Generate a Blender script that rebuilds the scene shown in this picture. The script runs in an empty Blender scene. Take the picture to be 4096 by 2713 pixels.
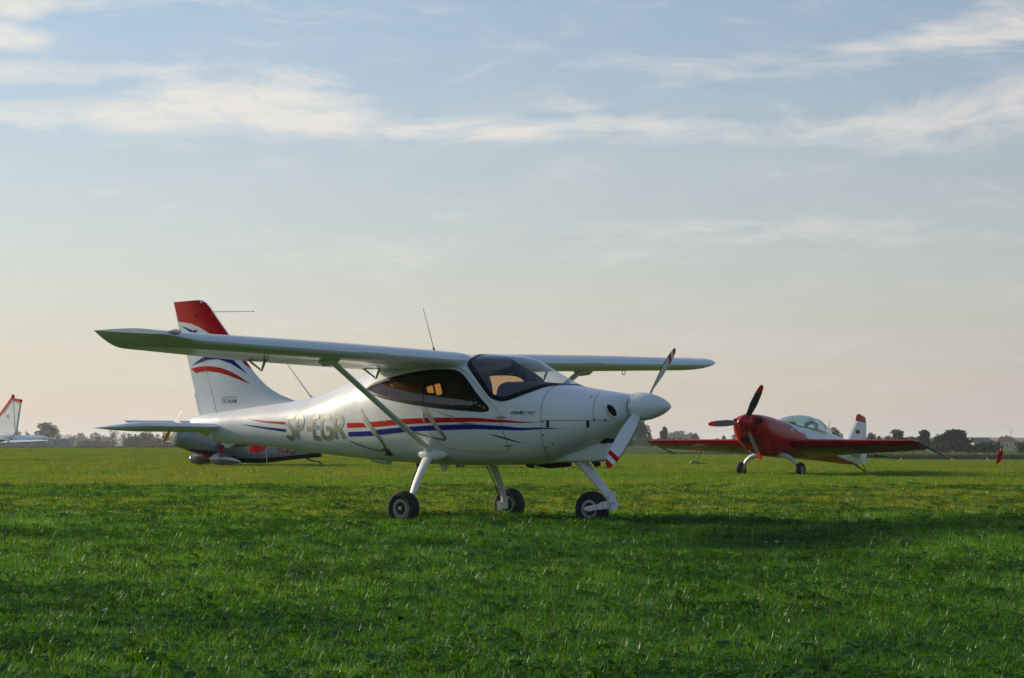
import bpy, math, random
import numpy as np
from mathutils import Vector, Matrix
from mathutils.geometry import delaunay_2d_cdt
R = math.radians
sc = bpy.context.scene
col = sc.collection

# ------------------------------------------------------------------ camera
CAM_H, FPX = 0.8806, 8884.4                      # eye height in metres, focal length in 4096-wide pixels
cam_d = bpy.data.cameras.new('camera'); cam = bpy.data.objects.new('camera', cam_d); col.objects.link(cam)
cam_d.sensor_width = 36.0; cam_d.lens = 36.0 * FPX / 4096; cam_d.clip_start = 0.1; cam_d.clip_end = 20000
cam.location = (0, 0, CAM_H); cam.rotation_euler = (R(90 + 2.568), 0, 0)
sc.camera = cam

# ------------------------------------------------------------------ sun, sky, exposure
SUN_EL, SUN_BACK = R(16), R(37)                # low sun from the left, a little behind the scene
sun_from = Vector((-math.cos(SUN_BACK) * math.cos(SUN_EL), math.sin(SUN_BACK) * math.cos(SUN_EL), math.sin(SUN_EL)))
sun_d = bpy.data.lights.new('sun', 'SUN'); sun = bpy.data.objects.new('sun', sun_d); col.objects.link(sun)
sun_d.energy = 4.6; sun_d.angle = R(4.0); sun_d.color = (1.0, 0.84, 0.62)
sun.rotation_euler = sun_from.to_track_quat('Z', 'Y').to_euler(); sun.location = (-60, 20, 40)
sc.view_settings.view_transform = 'Standard'; sc.view_settings.look = 'None'
sc.view_settings.gamma = 1; sc.view_settings.use_curve_mapping = False
sc.view_settings.exposure = 0.24

world = bpy.data.worlds.new('World'); sc.world = world; world.use_nodes = True
world.cycles.sampling_method = 'MANUAL'; world.cycles.sample_map_resolution = 512
def build_sky():
    nt = world.node_tree; nt.nodes.clear(); N = nt.nodes.new; L = nt.links.new
    out = N('ShaderNodeOutputWorld'); bg = N('ShaderNodeBackground'); bg.inputs[1].default_value = 0.071
    L(bg.outputs[0], out.inputs[0])
    sky = N('ShaderNodeTexSky'); sky.sky_type = 'NISHITA'; sky.sun_disc = False
    sky.sun_elevation = SUN_EL; sky.sun_rotation = math.atan2(sun_from.x, sun_from.y)
    sky.air_density = 1.0; sky.dust_density = 0.6; sky.ozone_density = 2.5; sky.altitude = 100
    tc = N('ShaderNodeTexCoord'); sep = N('ShaderNodeSeparateXYZ'); L(tc.outputs['Generated'], sep.inputs[0])
    def M(op, a, b=None, c=None, clamp=False):
        n = N('ShaderNodeMath'); n.operation = op; n.use_clamp = clamp
        for i, v in enumerate((a, b, c)):
            if v is None: continue
            if isinstance(v, (int, float)): n.inputs[i].default_value = v
            else: L(v, n.inputs[i])
        return n.outputs[0]
    X, Y, Z = sep.outputs
    az = M('ARCTAN2', X, Y); el = M('ARCSINE', Z)
    def vec(a, b, c=0.0):
        n = N('ShaderNodeCombineXYZ')
        for i, v in enumerate((a, b, c)):
            if isinstance(v, (int, float)): n.inputs[i].default_value = v
            else: L(v, n.inputs[i])
        return n.outputs[0]
    def noise(v, scale, detail, rough=0.55, dist=0.0):
        n = N('ShaderNodeTexNoise'); n.inputs['Scale'].default_value = scale; n.inputs['Detail'].default_value = detail
        n.inputs['Roughness'].default_value = rough; n.inputs['Distortion'].default_value = dist; L(v, n.inputs['Vector']); return n.outputs['Fac']
    # wispy cirrus: streaky noise, warped, gathered into long banks
    warp = noise(vec(M('MULTIPLY', az, 9.0), M('MULTIPLY', el, 22.0), 3.1), 1.0, 2)
    el2 = M('ADD', el, M('MULTIPLY', M('SUBTRACT', warp, 0.5), 0.035))
    az2 = M('ADD', az, M('MULTIPLY', M('SUBTRACT', warp, 0.5), 0.06))
    n1 = noise(vec(M('MULTIPLY', az2, 15.0), M('MULTIPLY', el2, 70.0)), 1.0, 7, 0.70, 0.5)
    n2 = noise(vec(M('MULTIPLY', az2, 30.0), M('MULTIPLY', el2, 110.0), 7.0), 1.0, 3, 0.6, 0.4)
    nn = M('ADD', M('MULTIPLY', n1, 0.66), M('MULTIPLY', n2, 0.34))
    px = lambda u: (u - 2048) / FPX
    py = lambda v: (1755 - v) / FPX
    banks = [ # u, v, half width, half height above / below, strength
        (180, 480, 300, 60, 70, .80), (520, 480, 330, 75, 80, 1.0), (820, 430, 330, 120, 125, 1.0), (1100, 410, 330, 140, 150, .95), (1330, 500, 200, 75, 70, .95),
        (1400, 400, 150, 26, 26, .70), (1680, 525, 330, 52, 46, .85), (2000, 520, 420, 52, 52, .90), (2290, 425, 190, 40, 50, .62), (2380, 500, 120, 60, 60, .75), (2620, 530, 480, 75, 60, .72),
        (3150, 540, 420, 70, 66, .66), (3180, 440, 130, 26, 36, .62), (3560, 560, 480, 90, 80, .80), (3820, 470, 380, 90, 120, .86), (4150, 430, 340, 110, 170, .95), (3830, 195, 330, 70, 66, .86),
        (4080, 150, 260, 100, 110, .78), (3500, 215, 260, 26, 32, .60), (3300, 265, 620, 46, 40, .50), (4060, 40, 280, 80, 60, .66), (20, 200, 190, 70, 60, .95), (120, 60, 420, 70, 80, .78),
        (620, 20, 420, 46, 46, .60), (60, 330, 420, 60, 66, .66), (700, 300, 420, 40, 40, .45), (2150, 195, 220, 26, 26, .36), (2700, 300, 800, 70, 70, .46), (3150, 930, 900, 60, 66, .62), (1700, 1040, 1000, 60, 70, .48)]
    tot = None; pos = vec(az, el)
    for u, v, w, hu, hd, s in banks:
        h = (hu + hd) / 2; v2 = v + (hd - hu) / 2
        q = N('ShaderNodeVectorMath'); q.operation = 'MULTIPLY_ADD'; L(pos, q.inputs[0])
        q.inputs[1].default_value = (FPX / w, FPX / h, 0); q.inputs[2].default_value = (-px(u) * FPX / w, -py(v2) * FPX / h, 0)
        r = N('ShaderNodeVectorMath'); r.operation = 'DOT_PRODUCT'; L(q.outputs[0], r.inputs[0]); L(q.outputs[0], r.inputs[1])
        g = M('MULTIPLY_ADD', r.outputs['Value'], -s * .55, s, clamp=True)
        tot = g if tot is None else M('SMOOTH_MAX', tot, g, 0.25)
    # the same kind of thin cirrus over the rest of the sky
    pz = M('ADD', M('MAXIMUM', Z, 0.0), 0.10)
    gen = noise(vec(M('DIVIDE', X, pz), M('DIVIDE', Y, pz)), 1.3, 4, 0.6, 0.6)
    inview = M('LESS_THAN', M('ABSOLUTE', az), 0.32)
    low = M('LESS_THAN', el, 0.27)
    gen = M('MULTIPLY', M('MULTIPLY', M('SUBTRACT', gen, 0.45, clamp=True), 1.6), M('SUBTRACT', 1.0, M('MULTIPLY', M('MULTIPLY', inview, low), 0.8)))
    dens = M('MULTIPLY', M('ADD', M('MULTIPLY_ADD', nn, 3.9, -2.36), M('MULTIPLY', tot, 1.45)), 1.0, clamp=True)
    dens = M('ADD', M('MULTIPLY', dens, M('MULTIPLY_ADD', tot, 0.75, 0.26)), M('MAXIMUM', gen, M('MULTIPLY', M('SUBTRACT', nn, 0.36, clamp=True), 0.55)))
    dens = M('MULTIPLY', M('MINIMUM', dens, 1.0), 0.92)
    # side towards the sun is brighter
    dt = N('ShaderNodeVectorMath'); dt.operation = 'DOT_PRODUCT'; L(tc.outputs['Generated'], dt.inputs[0]); dt.inputs[1].default_value = sun_from
    sunny = M('MULTIPLY', M('ADD', dt.outputs['Value'], -0.22), 2.1, clamp=True)
    def rgb(c):
        n = N('ShaderNodeRGB'); n.outputs[0].default_value = (*c, 1); return n.outputs[0]
    def mix(f, a, b):
        n = N('ShaderNodeMix'); n.data_type = 'RGBA'; L(f, n.inputs[0]) if not isinstance(f, float) else setattr(n.inputs[0], 'default_value', f)
        L(a, n.inputs[6]); L(b, n.inputs[7]); return n.outputs[2]
    gainv = N('ShaderNodeVectorMath'); gainv.operation = 'MULTIPLY'; L(sky.outputs[0], gainv.inputs[0]); gainv.inputs[1].default_value = SKY_GAIN
    base = gainv.outputs[0]
    hz = M('EXPONENT', M('MULTIPLY', M('MAXIMUM', el, 0.0), -6.6))
    hz = M('MULTIPLY', hz, 0.95)
    hcol = mix(sunny, rgb(HZ_FAR), rgb(HZ_SUN))
    anti = M('MULTIPLY', M('SUBTRACT', 0.12, dt.outputs['Value']), 1.3, clamp=True)
    hcol = mix(anti, hcol, rgb((4.1, 4.4, 4.8)))
    base = mix(hz, base, hcol)
    ccol = mix(sunny, rgb((7.6, 7.2, 7.1)), rgb((10.0, 9.6, 9.0)))
    L(mix(dens, base, ccol), bg.inputs[0])
SKY_GAIN = (1.08, 1.34, 1.48)
HZ_FAR, HZ_SUN = (5.95, 5.25, 5.0), (8.9, 7.4, 6.15)
build_sky()

# ------------------------------------------------------------------ helpers
def link(o, parent=None):
    col.objects.link(o)
    if parent is not None: o.parent = parent
    return o
def tag(o, label=None, cat=None, group=None, kind=None):
    if label: o['label'] = label
    if cat: o['category'] = cat
    if group: o['group'] = group
    if kind: o['kind'] = kind
    return o
def empty(name, loc, rz=0.0):
    o = bpy.data.objects.new(name, None); o.empty_display_size = 0.3
    o.location = loc; o.rotation_euler = (0, 0, rz); return link(o)
def mk(name, verts, faces, mat, parent=None, smooth=True, angle=40, mats=None, fmat=None, recalc=True):
    me = bpy.data.meshes.new(name)
    me.from_pydata([tuple(map(float, v)) for v in verts], [], [tuple(map(int, f)) for f in faces]); me.validate()
    if recalc:
        import bmesh
        bm = bmesh.new(); bm.from_mesh(me); bmesh.ops.recalc_face_normals(bm, faces=bm.faces); bm.to_mesh(me); bm.free()
    for m in (mats or [mat]): me.materials.append(m)
    if fmat is not None and len(fmat) == len(me.polygons): me.polygons.foreach_set('material_index', fmat)
    if smooth:
        me.shade_smooth(); me.set_sharp_from_angle(angle=R(angle))
    me.update()
    return link(bpy.data.objects.new(name, me), parent)
class MB:
    def __init__(s): s.v = []; s.f = []; s.m = []
    def add(s, v, f, m=0):
        o = len(s.v); s.v += [tuple(map(float, p)) for p in v]; s.f += [tuple(int(i) + o for i in q) for q in f]; s.m += [m] * len(f); return s
    def box(s, c, h, rot=None, m=0):
        pts = [Vector((x * h[0], y * h[1], z * h[2])) for x in (-1, 1) for y in (-1, 1) for z in (-1, 1)]
        if rot is not None: pts = [rot @ p for p in pts]
        return s.add([p + Vector(c) for p in pts], [(0, 1, 3, 2), (4, 6, 7, 5), (0, 4, 5, 1), (2, 3, 7, 6), (0, 2, 6, 4), (1, 5, 7, 3)], m)
    def tube(s, pts, rad, n=10, m=0, cap=True, flat=1.0, up=(0, 0, 1)):
        pts = [Vector(p) for p in pts]; rad = rad if hasattr(rad, '__len__') else [rad] * len(pts); rings = []
        for i, p in enumerate(pts):
            t = (pts[min(i + 1, len(pts) - 1)] - pts[max(i - 1, 0)]).normalized()
            a = t.cross(Vector(up))
            if a.length < 1e-3: a = t.cross(Vector((1, 0, 0)))
            a.normalize(); b = a.cross(t).normalized()
            rings.append([p + a * math.cos(2 * math.pi * k / n) * rad[i] + b * math.sin(2 * math.pi * k / n) * rad[i] * flat for k in range(n)])
        return s.loft(rings, m, cap)
    def loft(s, rings, m=0, cap=True):
        n = len(rings[0]); v = [p for r in rings for p in r]; f = []
        for i in range(len(rings) - 1):
            for k in range(n): f.append((i * n + k, i * n + (k + 1) % n, (i + 1) * n + (k + 1) % n, (i + 1) * n + k))
        if cap: f.append(tuple(range(n - 1, -1, -1))); f.append(tuple((len(rings) - 1) * n + k for k in range(n)))
        return s.add(v, f, m)
    def revolve(s, prof, c, axis, n=32, m=0):
        axis = Vector(axis).normalized(); a = axis.cross(Vector((0, 0, 1)))
        if a.length < 1e-3: a = axis.cross(Vector((1, 0, 0)))
        a.normalize(); b = axis.cross(a); c = Vector(c)
        rings = [[c + axis * t + (a * math.cos(2 * math.pi * k / n) + b * math.sin(2 * math.pi * k / n)) * max(r, 1e-4) for k in range(n)] for t, r in prof]
        return s.loft(rings, m, True)
    def prism(s, poly, d, m=0):
        d = Vector(d); n = len(poly); v = [Vector(p) - d for p in poly] + [Vector(p) + d for p in poly]
        f = [tuple(range(n - 1, -1, -1)), tuple(range(n, 2 * n))] + [(k, (k + 1) % n, n + (k + 1) % n, n + k) for k in range(n)]
        return s.add(v, f, m)
    def build(s, name, mat, parent=None, smooth=True, angle=40, mats=None):
        return mk(name, s.v, s.f, mat, parent, smooth, angle, mats, s.m if mats else None)
def pchip(xs, ys, x):
    x = np.asarray(x, float); h = np.diff(xs); dl = np.diff(ys) / h; n = len(xs); m = np.zeros(n)
    for i in range(1, n - 1):
        if dl[i - 1] * dl[i] > 0:
            w1 = 2 * h[i] + h[i - 1]; w2 = h[i] + 2 * h[i - 1]; m[i] = (w1 + w2) / (w1 / dl[i - 1] + w2 / dl[i])
    m[0] = dl[0]; m[-1] = dl[-1]
    i = np.clip(np.searchsorted(xs, x) - 1, 0, n - 2); t = np.clip((x - xs[i]) / h[i], 0, 1)
    return ys[i] * (1 + 2 * t) * (1 - t) ** 2 + h[i] * m[i] * t * (1 - t) ** 2 + ys[i + 1] * t * t * (3 - 2 * t) + h[i] * m[i + 1] * t * t * (t - 1)
def inside(poly, x, y):
    c = False; n = len(poly); j = n - 1
    for i in range(n):
        xi, yi = poly[i]; xj, yj = poly[j]
        if (yi > y) != (yj > y) and x < (xj - xi) * (y - yi) / (yj - yi) + xi: c = not c
        j = i
    return c
def inside_v(poly, X, Y):
    X = np.asarray(X, float); Y = np.asarray(Y, float); c = np.zeros(X.shape, bool); n = len(poly); j = n - 1
    for i in range(n):
        xi, yi = poly[i]; xj, yj = poly[j]
        if yi != yj: c ^= ((yi > Y) != (yj > Y)) & (X < (xj - xi) * (Y - yi) / (yj - yi) + xi)
        j = i
    return c
def smooth_poly(p, it=2):
    for _ in range(it):
        q = []
        for i in range(len(p)):
            a, b = p[i], p[(i + 1) % len(p)]
            q += [(a[0] * .75 + b[0] * .25, a[1] * .75 + b[1] * .25), (a[0] * .25 + b[0] * .75, a[1] * .25 + b[1] * .75)]
        p = q
    return p
def chaikin(p, it=2):
    for _ in range(it):
        q = [p[0]]
        for a, b in zip(p[:-1], p[1:]):
            q += [(a[0] * .75 + b[0] * .25, a[1] * .75 + b[1] * .25), (a[0] * .25 + b[0] * .75, a[1] * .25 + b[1] * .75)]
        p = q + [p[-1]]
    return p
def stroke(pts, w0, w1=None, k=1.0):
    """ribbon polygon round a polyline; k scales the second axis back to metres"""
    w1 = w0 if w1 is None else w1; L_, R_ = [], []; n = len(pts)
    for i, p in enumerate(pts):
        a, b = pts[max(i - 1, 0)], pts[min(i + 1, n - 1)]
        tx, ty = b[0] - a[0], (b[1] - a[1]) * k; l = math.hypot(tx, ty) or 1; nx, ny = -ty / l, tx / l
        w = (w0 + (w1 - w0) * i / (n - 1)) / 2
        L_.append((p[0] + nx * w, p[1] + ny * w / k)); R_.append((p[0] - nx * w, p[1] - ny * w / k))
    return L_ + R_[::-1]
def inset(poly, d, k=1.0):
    """move a closed polygon inwards by d metres (second axis scaled by k to metres)"""
    P = [(x, y * k) for x, y in poly]; n = len(P)
    area = sum(P[i][0] * P[(i + 1) % n][1] - P[(i + 1) % n][0] * P[i][1] for i in range(n)); sg = 1 if area > 0 else -1
    out = []
    for i in range(n):
        a, b = P[i - 1], P[(i + 1) % n]; tx, ty = b[0] - a[0], b[1] - a[1]; l = math.hypot(tx, ty) or 1
        dd = d(poly[i]) if callable(d) else d
        out.append((P[i][0] - ty / l * dd * sg, (P[i][1] + tx / l * dd * sg) / k))
    return out
def fill2d(outer, holes=(), step=0.03, k=1.0):
    """triangulate polygon with holes, with inner grid points; returns pts, tris (2d, original axes)"""
    V, E = [], []
    for loop in [outer] + list(holes):
        d = []
        for i in range(len(loop)):
            a, b = loop[i], loop[(i + 1) % len(loop)]
            m = max(1, int(math.hypot(b[0] - a[0], (b[1] - a[1]) * k) / step))
            d += [(a[0] + (b[0] - a[0]) * t / m, a[1] + (b[1] - a[1]) * t / m) for t in range(m)]
        o = len(V); V += d; E += [(o + i, o + (i + 1) % len(d)) for i in range(len(d))]
    xs = [p[0] for p in outer]; ys = [p[1] for p in outer]
    nx = int((max(xs) - min(xs)) / step) + 1; ny = int((max(ys) - min(ys)) * k / step) + 1
    I, J = np.meshgrid(np.arange(nx + 1), np.arange(ny + 1), indexing='ij'); I = I.ravel(); J = J.ravel()
    gx = min(xs) + (I + .5 * (J % 2)) * step; gy = min(ys) + J * step / k; ok = inside_v(outer, gx, gy)
    for h in holes: ok &= ~inside_v(h, gx, gy)
    V += list(zip(gx[ok].tolist(), gy[ok].tolist()))
    r = delaunay_2d_cdt([Vector((p[0], p[1] * k)) for p in V], E, [], 0, 1e-5)
    vs = [(p.x, p.y / k) for p in r[0]]; T = np.array([f for f in r[2] if len(f) == 3]); A_ = np.array(vs)[T].mean(1)
    ok = inside_v(outer, A_[:, 0], A_[:, 1])
    for h in holes: ok &= ~inside_v(h, A_[:, 0], A_[:, 1])
    return vs, [tuple(t) for t in T[ok].tolist()]
def text_polys(txt, shear=0.0, bold=0.0, spacing=1.0):
    """outlines of the built-in font as triangles in the xy plane, width and height scaled to 1"""
    cu = bpy.data.curves.new('lettering', 'FONT'); cu.body = txt; cu.size = 1; cu.shear = shear; cu.offset = bold; cu.space_character = spacing
    cu.fill_mode = 'FRONT'; cu.resolution_u = 4
    o = bpy.data.objects.new('lettering', cu); col.objects.link(o)
    dg = bpy.context.evaluated_depsgraph_get(); dg.update(); me = bpy.data.meshes.new_from_object(o.evaluated_get(dg))
    v = [(p.co.x, p.co.y) for p in me.vertices]; f = [tuple(p.vertices) for p in me.polygons]
    bpy.data.objects.remove(o); bpy.data.curves.remove(cu); bpy.data.meshes.remove(me)
    x0 = min(p[0] for p in v); x1 = max(p[0] for p in v); y0 = min(p[1] for p in v); y1 = max(p[1] for p in v)
    return [((p[0] - x0) / (x1 - x0), (p[1] - y0) / (y1 - y0)) for p in v], f

# ------------------------------------------------------------------ materials
def mat(name, color, rough=0.5, metal=0.0, coat=0.0, var=0.0, vscale=6.0, bump=0.0, bscale=60.0, spec=0.5, trans=0.0, streak=None):
    m = bpy.data.materials.new(name); m.use_nodes = True; nt = m.node_tree; b = nt.nodes['Principled BSDF']
    b.inputs['Base Color'].default_value = (*color, 1); b.inputs['Roughness'].default_value = rough; b.inputs['Metallic'].default_value = metal
    b.inputs['Coat Weight'].default_value = coat; b.inputs['Coat Roughness'].default_value = 0.06; b.inputs['Specular IOR Level'].default_value = spec
    N = nt.nodes.new; L = nt.links.new
    if var or bump:
        tc = N('ShaderNodeTexCoord')
    if var:
        n = N('ShaderNodeTexNoise'); n.inputs['Scale'].default_value = vscale; n.inputs['Detail'].default_value = 6; n.inputs['Roughness'].default_value = 0.65
        if streak:
            mp = N('ShaderNodeMapping'); mp.inputs['Scale'].default_value = streak; L(tc.outputs['Object'], mp.inputs[0]); L(mp.outputs[0], n.inputs['Vector'])
        else: L(tc.outputs['Object'], n.inputs['Vector'])
        mr = N('ShaderNodeMapRange'); mr.inputs[1].default_value = 0.3; mr.inputs[2].default_value = 0.7; mr.inputs[3].default_value = 1 - var; mr.inputs[4].default_value = 1 + var * .35
        L(n.outputs['Fac'], mr.inputs[0])
        mx = N('ShaderNodeMix'); mx.data_type = 'RGBA'; mx.blend_type = 'MULTIPLY'; mx.inputs[0].default_value = 1; mx.inputs[6].default_value = (*color, 1); L(mr.outputs[0], mx.inputs[7])
        L(mx.outputs[2], b.inputs['Base Color'])
        r2 = N('ShaderNodeMapRange'); r2.inputs[1].default_value = .35; r2.inputs[2].default_value = .75; r2.inputs[3].default_value = rough * .9; r2.inputs[4].default_value = min(1, rough * 1.35 + .03)
        L(n.outputs['Fac'], r2.inputs[0]); L(r2.outputs[0], b.inputs['Roughness'])
    if bump:
        n = N('ShaderNodeTexNoise'); n.inputs['Scale'].default_value = bscale; n.inputs['Detail'].default_value = 4; L(tc.outputs['Object'], n.inputs['Vector'])
        bp = N('ShaderNodeBump'); bp.inputs['Strength'].default_value = bump; bp.inputs['Distance'].default_value = 0.01; L(n.outputs['Fac'], bp.inputs['Height']); L(bp.outputs[0], b.inputs['Normal'])
    return m
def glass_mat(name, tint, gloss=(0.9, 0.95, 1.0), rough=0.01, f0=0.06, haze=0.0):
    m = bpy.data.materials.new(name); m.use_nodes = True; nt = m.node_tree; nt.nodes.clear(); N = nt.nodes.new; L = nt.links.new
    out = N('ShaderNodeOutputMaterial'); t = N('ShaderNodeBsdfTransparent'); t.inputs[0].default_value = (*tint, 1)
    g = N('ShaderNodeBsdfGlossy'); g.inputs[0].default_value = (*gloss, 1); g.inputs['Roughness'].default_value = rough
    lw = N('ShaderNodeLayerWeight'); lw.inputs[0].default_value = .5; pw = N('ShaderNodeMath'); pw.operation = 'POWER'; L(lw.outputs['Facing'], pw.inputs[0]); pw.inputs[1].default_value = 5
    fr = N('ShaderNodeMath'); fr.operation = 'MULTIPLY_ADD'; L(pw.outputs[0], fr.inputs[0]); fr.inputs[1].default_value = .93; fr.inputs[2].default_value = f0; mx = N('ShaderNodeMixShader')
    L(fr.outputs[0], mx.inputs[0]); L(t.outputs[0], mx.inputs[1]); L(g.outputs[0], mx.inputs[2]); src = mx.outputs[0]
    if haze:
        df = N('ShaderNodeBsdfDiffuse'); df.inputs[0].default_value = (.7, .72, .74, 1); m2 = N('ShaderNodeMixShader'); m2.inputs[0].default_value = haze
        L(src, m2.inputs[1]); L(df.outputs[0], m2.inputs[2]); src = m2.outputs[0]
    L(src, out.inputs[0]); return m
def leaf_mat(name, c1, c2, c3=None, transl=0.45, rough=0.5, attr='tint', inst=False, gloss=0.06, mid=None):
    """foliage: colour between c1 and c2 by the per-leaf value, light passes through"""
    m = bpy.data.materials.new(name); m.use_nodes = True; nt = m.node_tree; nt.nodes.clear(); N = nt.nodes.new; L = nt.links.new
    out = N('ShaderNodeOutputMaterial'); a = N('ShaderNodeAttribute'); a.attribute_name = attr; a.attribute_type = 'INSTANCER' if inst else 'GEOMETRY'
    rp = N('ShaderNodeValToRGB'); rp.color_ramp.elements[0].color = (*c1, 1); rp.color_ramp.elements[1].color = (*c2, 1)
    if mid:
        e = rp.color_ramp.elements.new(0.5); e.color = (*mid, 1)
    if c3:
        e = rp.color_ramp.elements.new(0.93); e.color = (*c2, 1); rp.color_ramp.elements[-1].color = (*c3, 1)
    fac = a.outputs['Fac']
    if inst:
        b = N('ShaderNodeAttribute'); b.attribute_name = 'blade'; ad = N('ShaderNodeMath'); ad.operation = 'MULTIPLY_ADD'
        L(b.outputs['Fac'], ad.inputs[0]); ad.inputs[1].default_value = 0.45; sb = N('ShaderNodeMath'); sb.operation = 'SUBTRACT'; L(fac, sb.inputs[0]); sb.inputs[1].default_value = 0.2
        L(sb.outputs[0], ad.inputs[2]); ad.use_clamp = True; fac = ad.outputs[0]
    L(fac, rp.inputs[0])
    d = N('ShaderNodeBsdfDiffuse'); L(rp.outputs[0], d.inputs[0])
    t = N('ShaderNodeBsdfTranslucent')
    hs = N('ShaderNodeMix'); hs.data_type = 'RGBA'; hs.blend_type = 'MULTIPLY'; hs.inputs[0].default_value = 1; L(rp.outputs[0], hs.inputs[6]); hs.inputs[7].default_value = (1.5, 1.35, 0.5, 1); L(hs.outputs[2], t.inputs[0])
    m1 = N('ShaderNodeMixShader'); m1.inputs[0].default_value = transl; L(d.outputs[0], m1.inputs[1]); L(t.outputs[0], m1.inputs[2])
    g = N('ShaderNodeBsdfGlossy'); g.inputs['Roughness'].default_value = rough; g.inputs[0].default_value = (.9, .95, 1, 1)
    m2 = N('ShaderNodeMixShader'); m2.inputs[0].default_value = gloss; L(m1.outputs[0], m2.inputs[1]); L(g.outputs[0], m2.inputs[2]); L(m2.outputs[0], out.inputs[0])
    return m
M_WHITE = mat('white_paint', (.79, .81, .82), .30, coat=.22, var=.05, vscale=3)
M_WHITE2 = mat('white_paint_satin', (.78, .79, .78), .35, coat=.2, var=.07, vscale=14)
M_LEG = mat('gear_paint', (.74, .75, .75), .4, var=.1, vscale=20)
M_RED = mat('red_film', (.58, .008, .010), .5, spec=.06)
M_BLUE = mat('blue_film', (.008, .022, .24), .5, spec=.06)
M_CHROME = mat('silver_film', (.345, .335, .295), .36, metal=.65, var=.02)
M_BLACK = mat('black_trim', (.006, .006, .007), .4, spec=.15)
M_SEAM2 = mat('faint_seam', (.30, .32, .33), .7)
M_SEAM = mat('panel_seam', (.03, .035, .035), .7)
M_INK = mat('black_lettering', (.01, .01, .012), .4)
M_RUBBER = mat('tyre_rubber', (.018, .017, .018), .75, var=.35, vscale=30, bump=.15, bscale=200)
M_RIM = mat('rim_paint', (.30, .32, .32), .4, var=.12, vscale=30)
M_DARKM = mat('dark_metal', (.03, .03, .03), .5, metal=.5)
M_STEEL = mat('bare_steel', (.45, .44, .42), .35, metal=.9, var=.15, vscale=40)
M_BRASS = mat('axle_nut', (.45, .36, .2), .4, metal=.8)
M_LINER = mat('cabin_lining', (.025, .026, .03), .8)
M_SEAT = mat('seat_leather', (.06, .06, .065), .6, bump=.1)
M_DASH = mat('dashboard', (.05, .055, .065), .7)
M_GLASS_W = glass_mat('windscreen_glass', (.80, .82, .84), haze=.03)
M_GLASS_S = glass_mat('smoked_glass', (.74, .50, .26))
M_LAMP = glass_mat('lamp_lens', (.55, .55, .50))
M_HOLE = mat('intake_black', (.006, .006, .006), .9)

# ------------------------------------------------------------------ terrain
def knots(t, K): return float(np.interp(t, [k[0] for k in K], [k[1] for k in K]))
EDGE = 300.0                                      # far edge of the mown field
Z_LEFT = [(0, 0), (60, 0), (300, -.40), (330, -.75), (520, -4.2), (900, -5.0), (2000, -5.5), (9000, -6)]
Z_MID = [(0, 0), (60, 0), (300, -1.32), (318, -1.38), (420, -1.25), (700, -1.1), (1000, -1.8), (2000, -4), (9000, -6)]
Z_RIGHT = [(0, 0), (60, 0), (300, -2.02), (330, -2.1), (450, -2.2), (1000, -3.6), (1500, -1.6), (2300, 1.2), (2800, 2.3), (3600, 2.0), (9000, -6)]
def terrain(x, y):
    D = math.hypot(x, y)
    a = math.atan2(x, max(y, 1e-3)) if y > 0 else (1.5 if x > 0 else -1.5)
    u = 2048 + FPX * math.tan(max(-.6, min(.6, a)))
    wl = min(1, max(0, (2300 - u) / 900)); wr = min(1, max(0, (u - 2900) / 700)); wm = 1 - wl - wr
    return wl * knots(D, Z_LEFT) + wm * knots(D, Z_MID) + wr * knots(D, Z_RIGHT)
def ground_mat(name, cols, scales, bump=0.6, bscale=25, rough=.9):
    m = bpy.data.materials.new(name); m.use_nodes = True; nt = m.node_tree; b = nt.nodes['Principled BSDF']; N = nt.nodes.new; L = nt.links.new
    b.inputs['Roughness'].default_value = rough; b.inputs['Specular IOR Level'].default_value = 0.0
    tc = N('ShaderNodeTexCoord'); cur = None
    for i, (c, s) in enumerate(zip(cols, scales)):
        if i == 0:
            n = N('ShaderNodeRGB'); n.outputs[0].default_value = (*c, 1); cur = n.outputs[0]; continue
        n = N('ShaderNodeTexNoise'); n.inputs['Scale'].default_value = s; n.inputs['Detail'].default_value = 5; n.inputs['Roughness'].default_value = .6; L(tc.outputs['Object'], n.inputs['Vector'])
        r = N('ShaderNodeMapRange'); r.inputs[1].default_value = .42; r.inputs[2].default_value = .62; L(n.outputs['Fac'], r.inputs[0])
        x = N('ShaderNodeMix'); x.data_type = 'RGBA'; L(r.outputs[0], x.inputs[0]); L(cur, x.inputs[6]); x.inputs[7].default_value = (*c, 1); cur = x.outputs[2]
    L(cur, b.inputs['Base Color'])
    n = N('ShaderNodeTexNoise'); n.inputs['Scale'].default_value = bscale; n.inputs['Detail'].default_value = 6; L(tc.outputs['Object'], n.inputs['Vector'])
    bp = N('ShaderNodeBump'); bp.inputs['Strength'].default_value = bump; bp.inputs['Distance'].default_value = .05; L(n.outputs['Fac'], bp.inputs['Height']); L(bp.outputs[0], b.inputs['Normal'])
    return m
G_TURF = ground_mat('airfield_turf', [(.075, .160, .006), (.110, .200, .008), (.055, .130, .005), (.12, .160, .015)], [0, .35, 1.6, 5.0])
G_FIELD = ground_mat('meadow', [(.070, .125, .035), (.095, .145, .045), (.060, .100, .035)], [0, .02, .09])
G_STUB = ground_mat('stubble', [(.20, .15, .07), (.16, .13, .06), (.10, .11, .05)], [0, .004, .02])
G_ROAD = ground_mat('grey_track', [(.13, .14, .15), (.10, .11, .12)], [0, .5])
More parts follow.
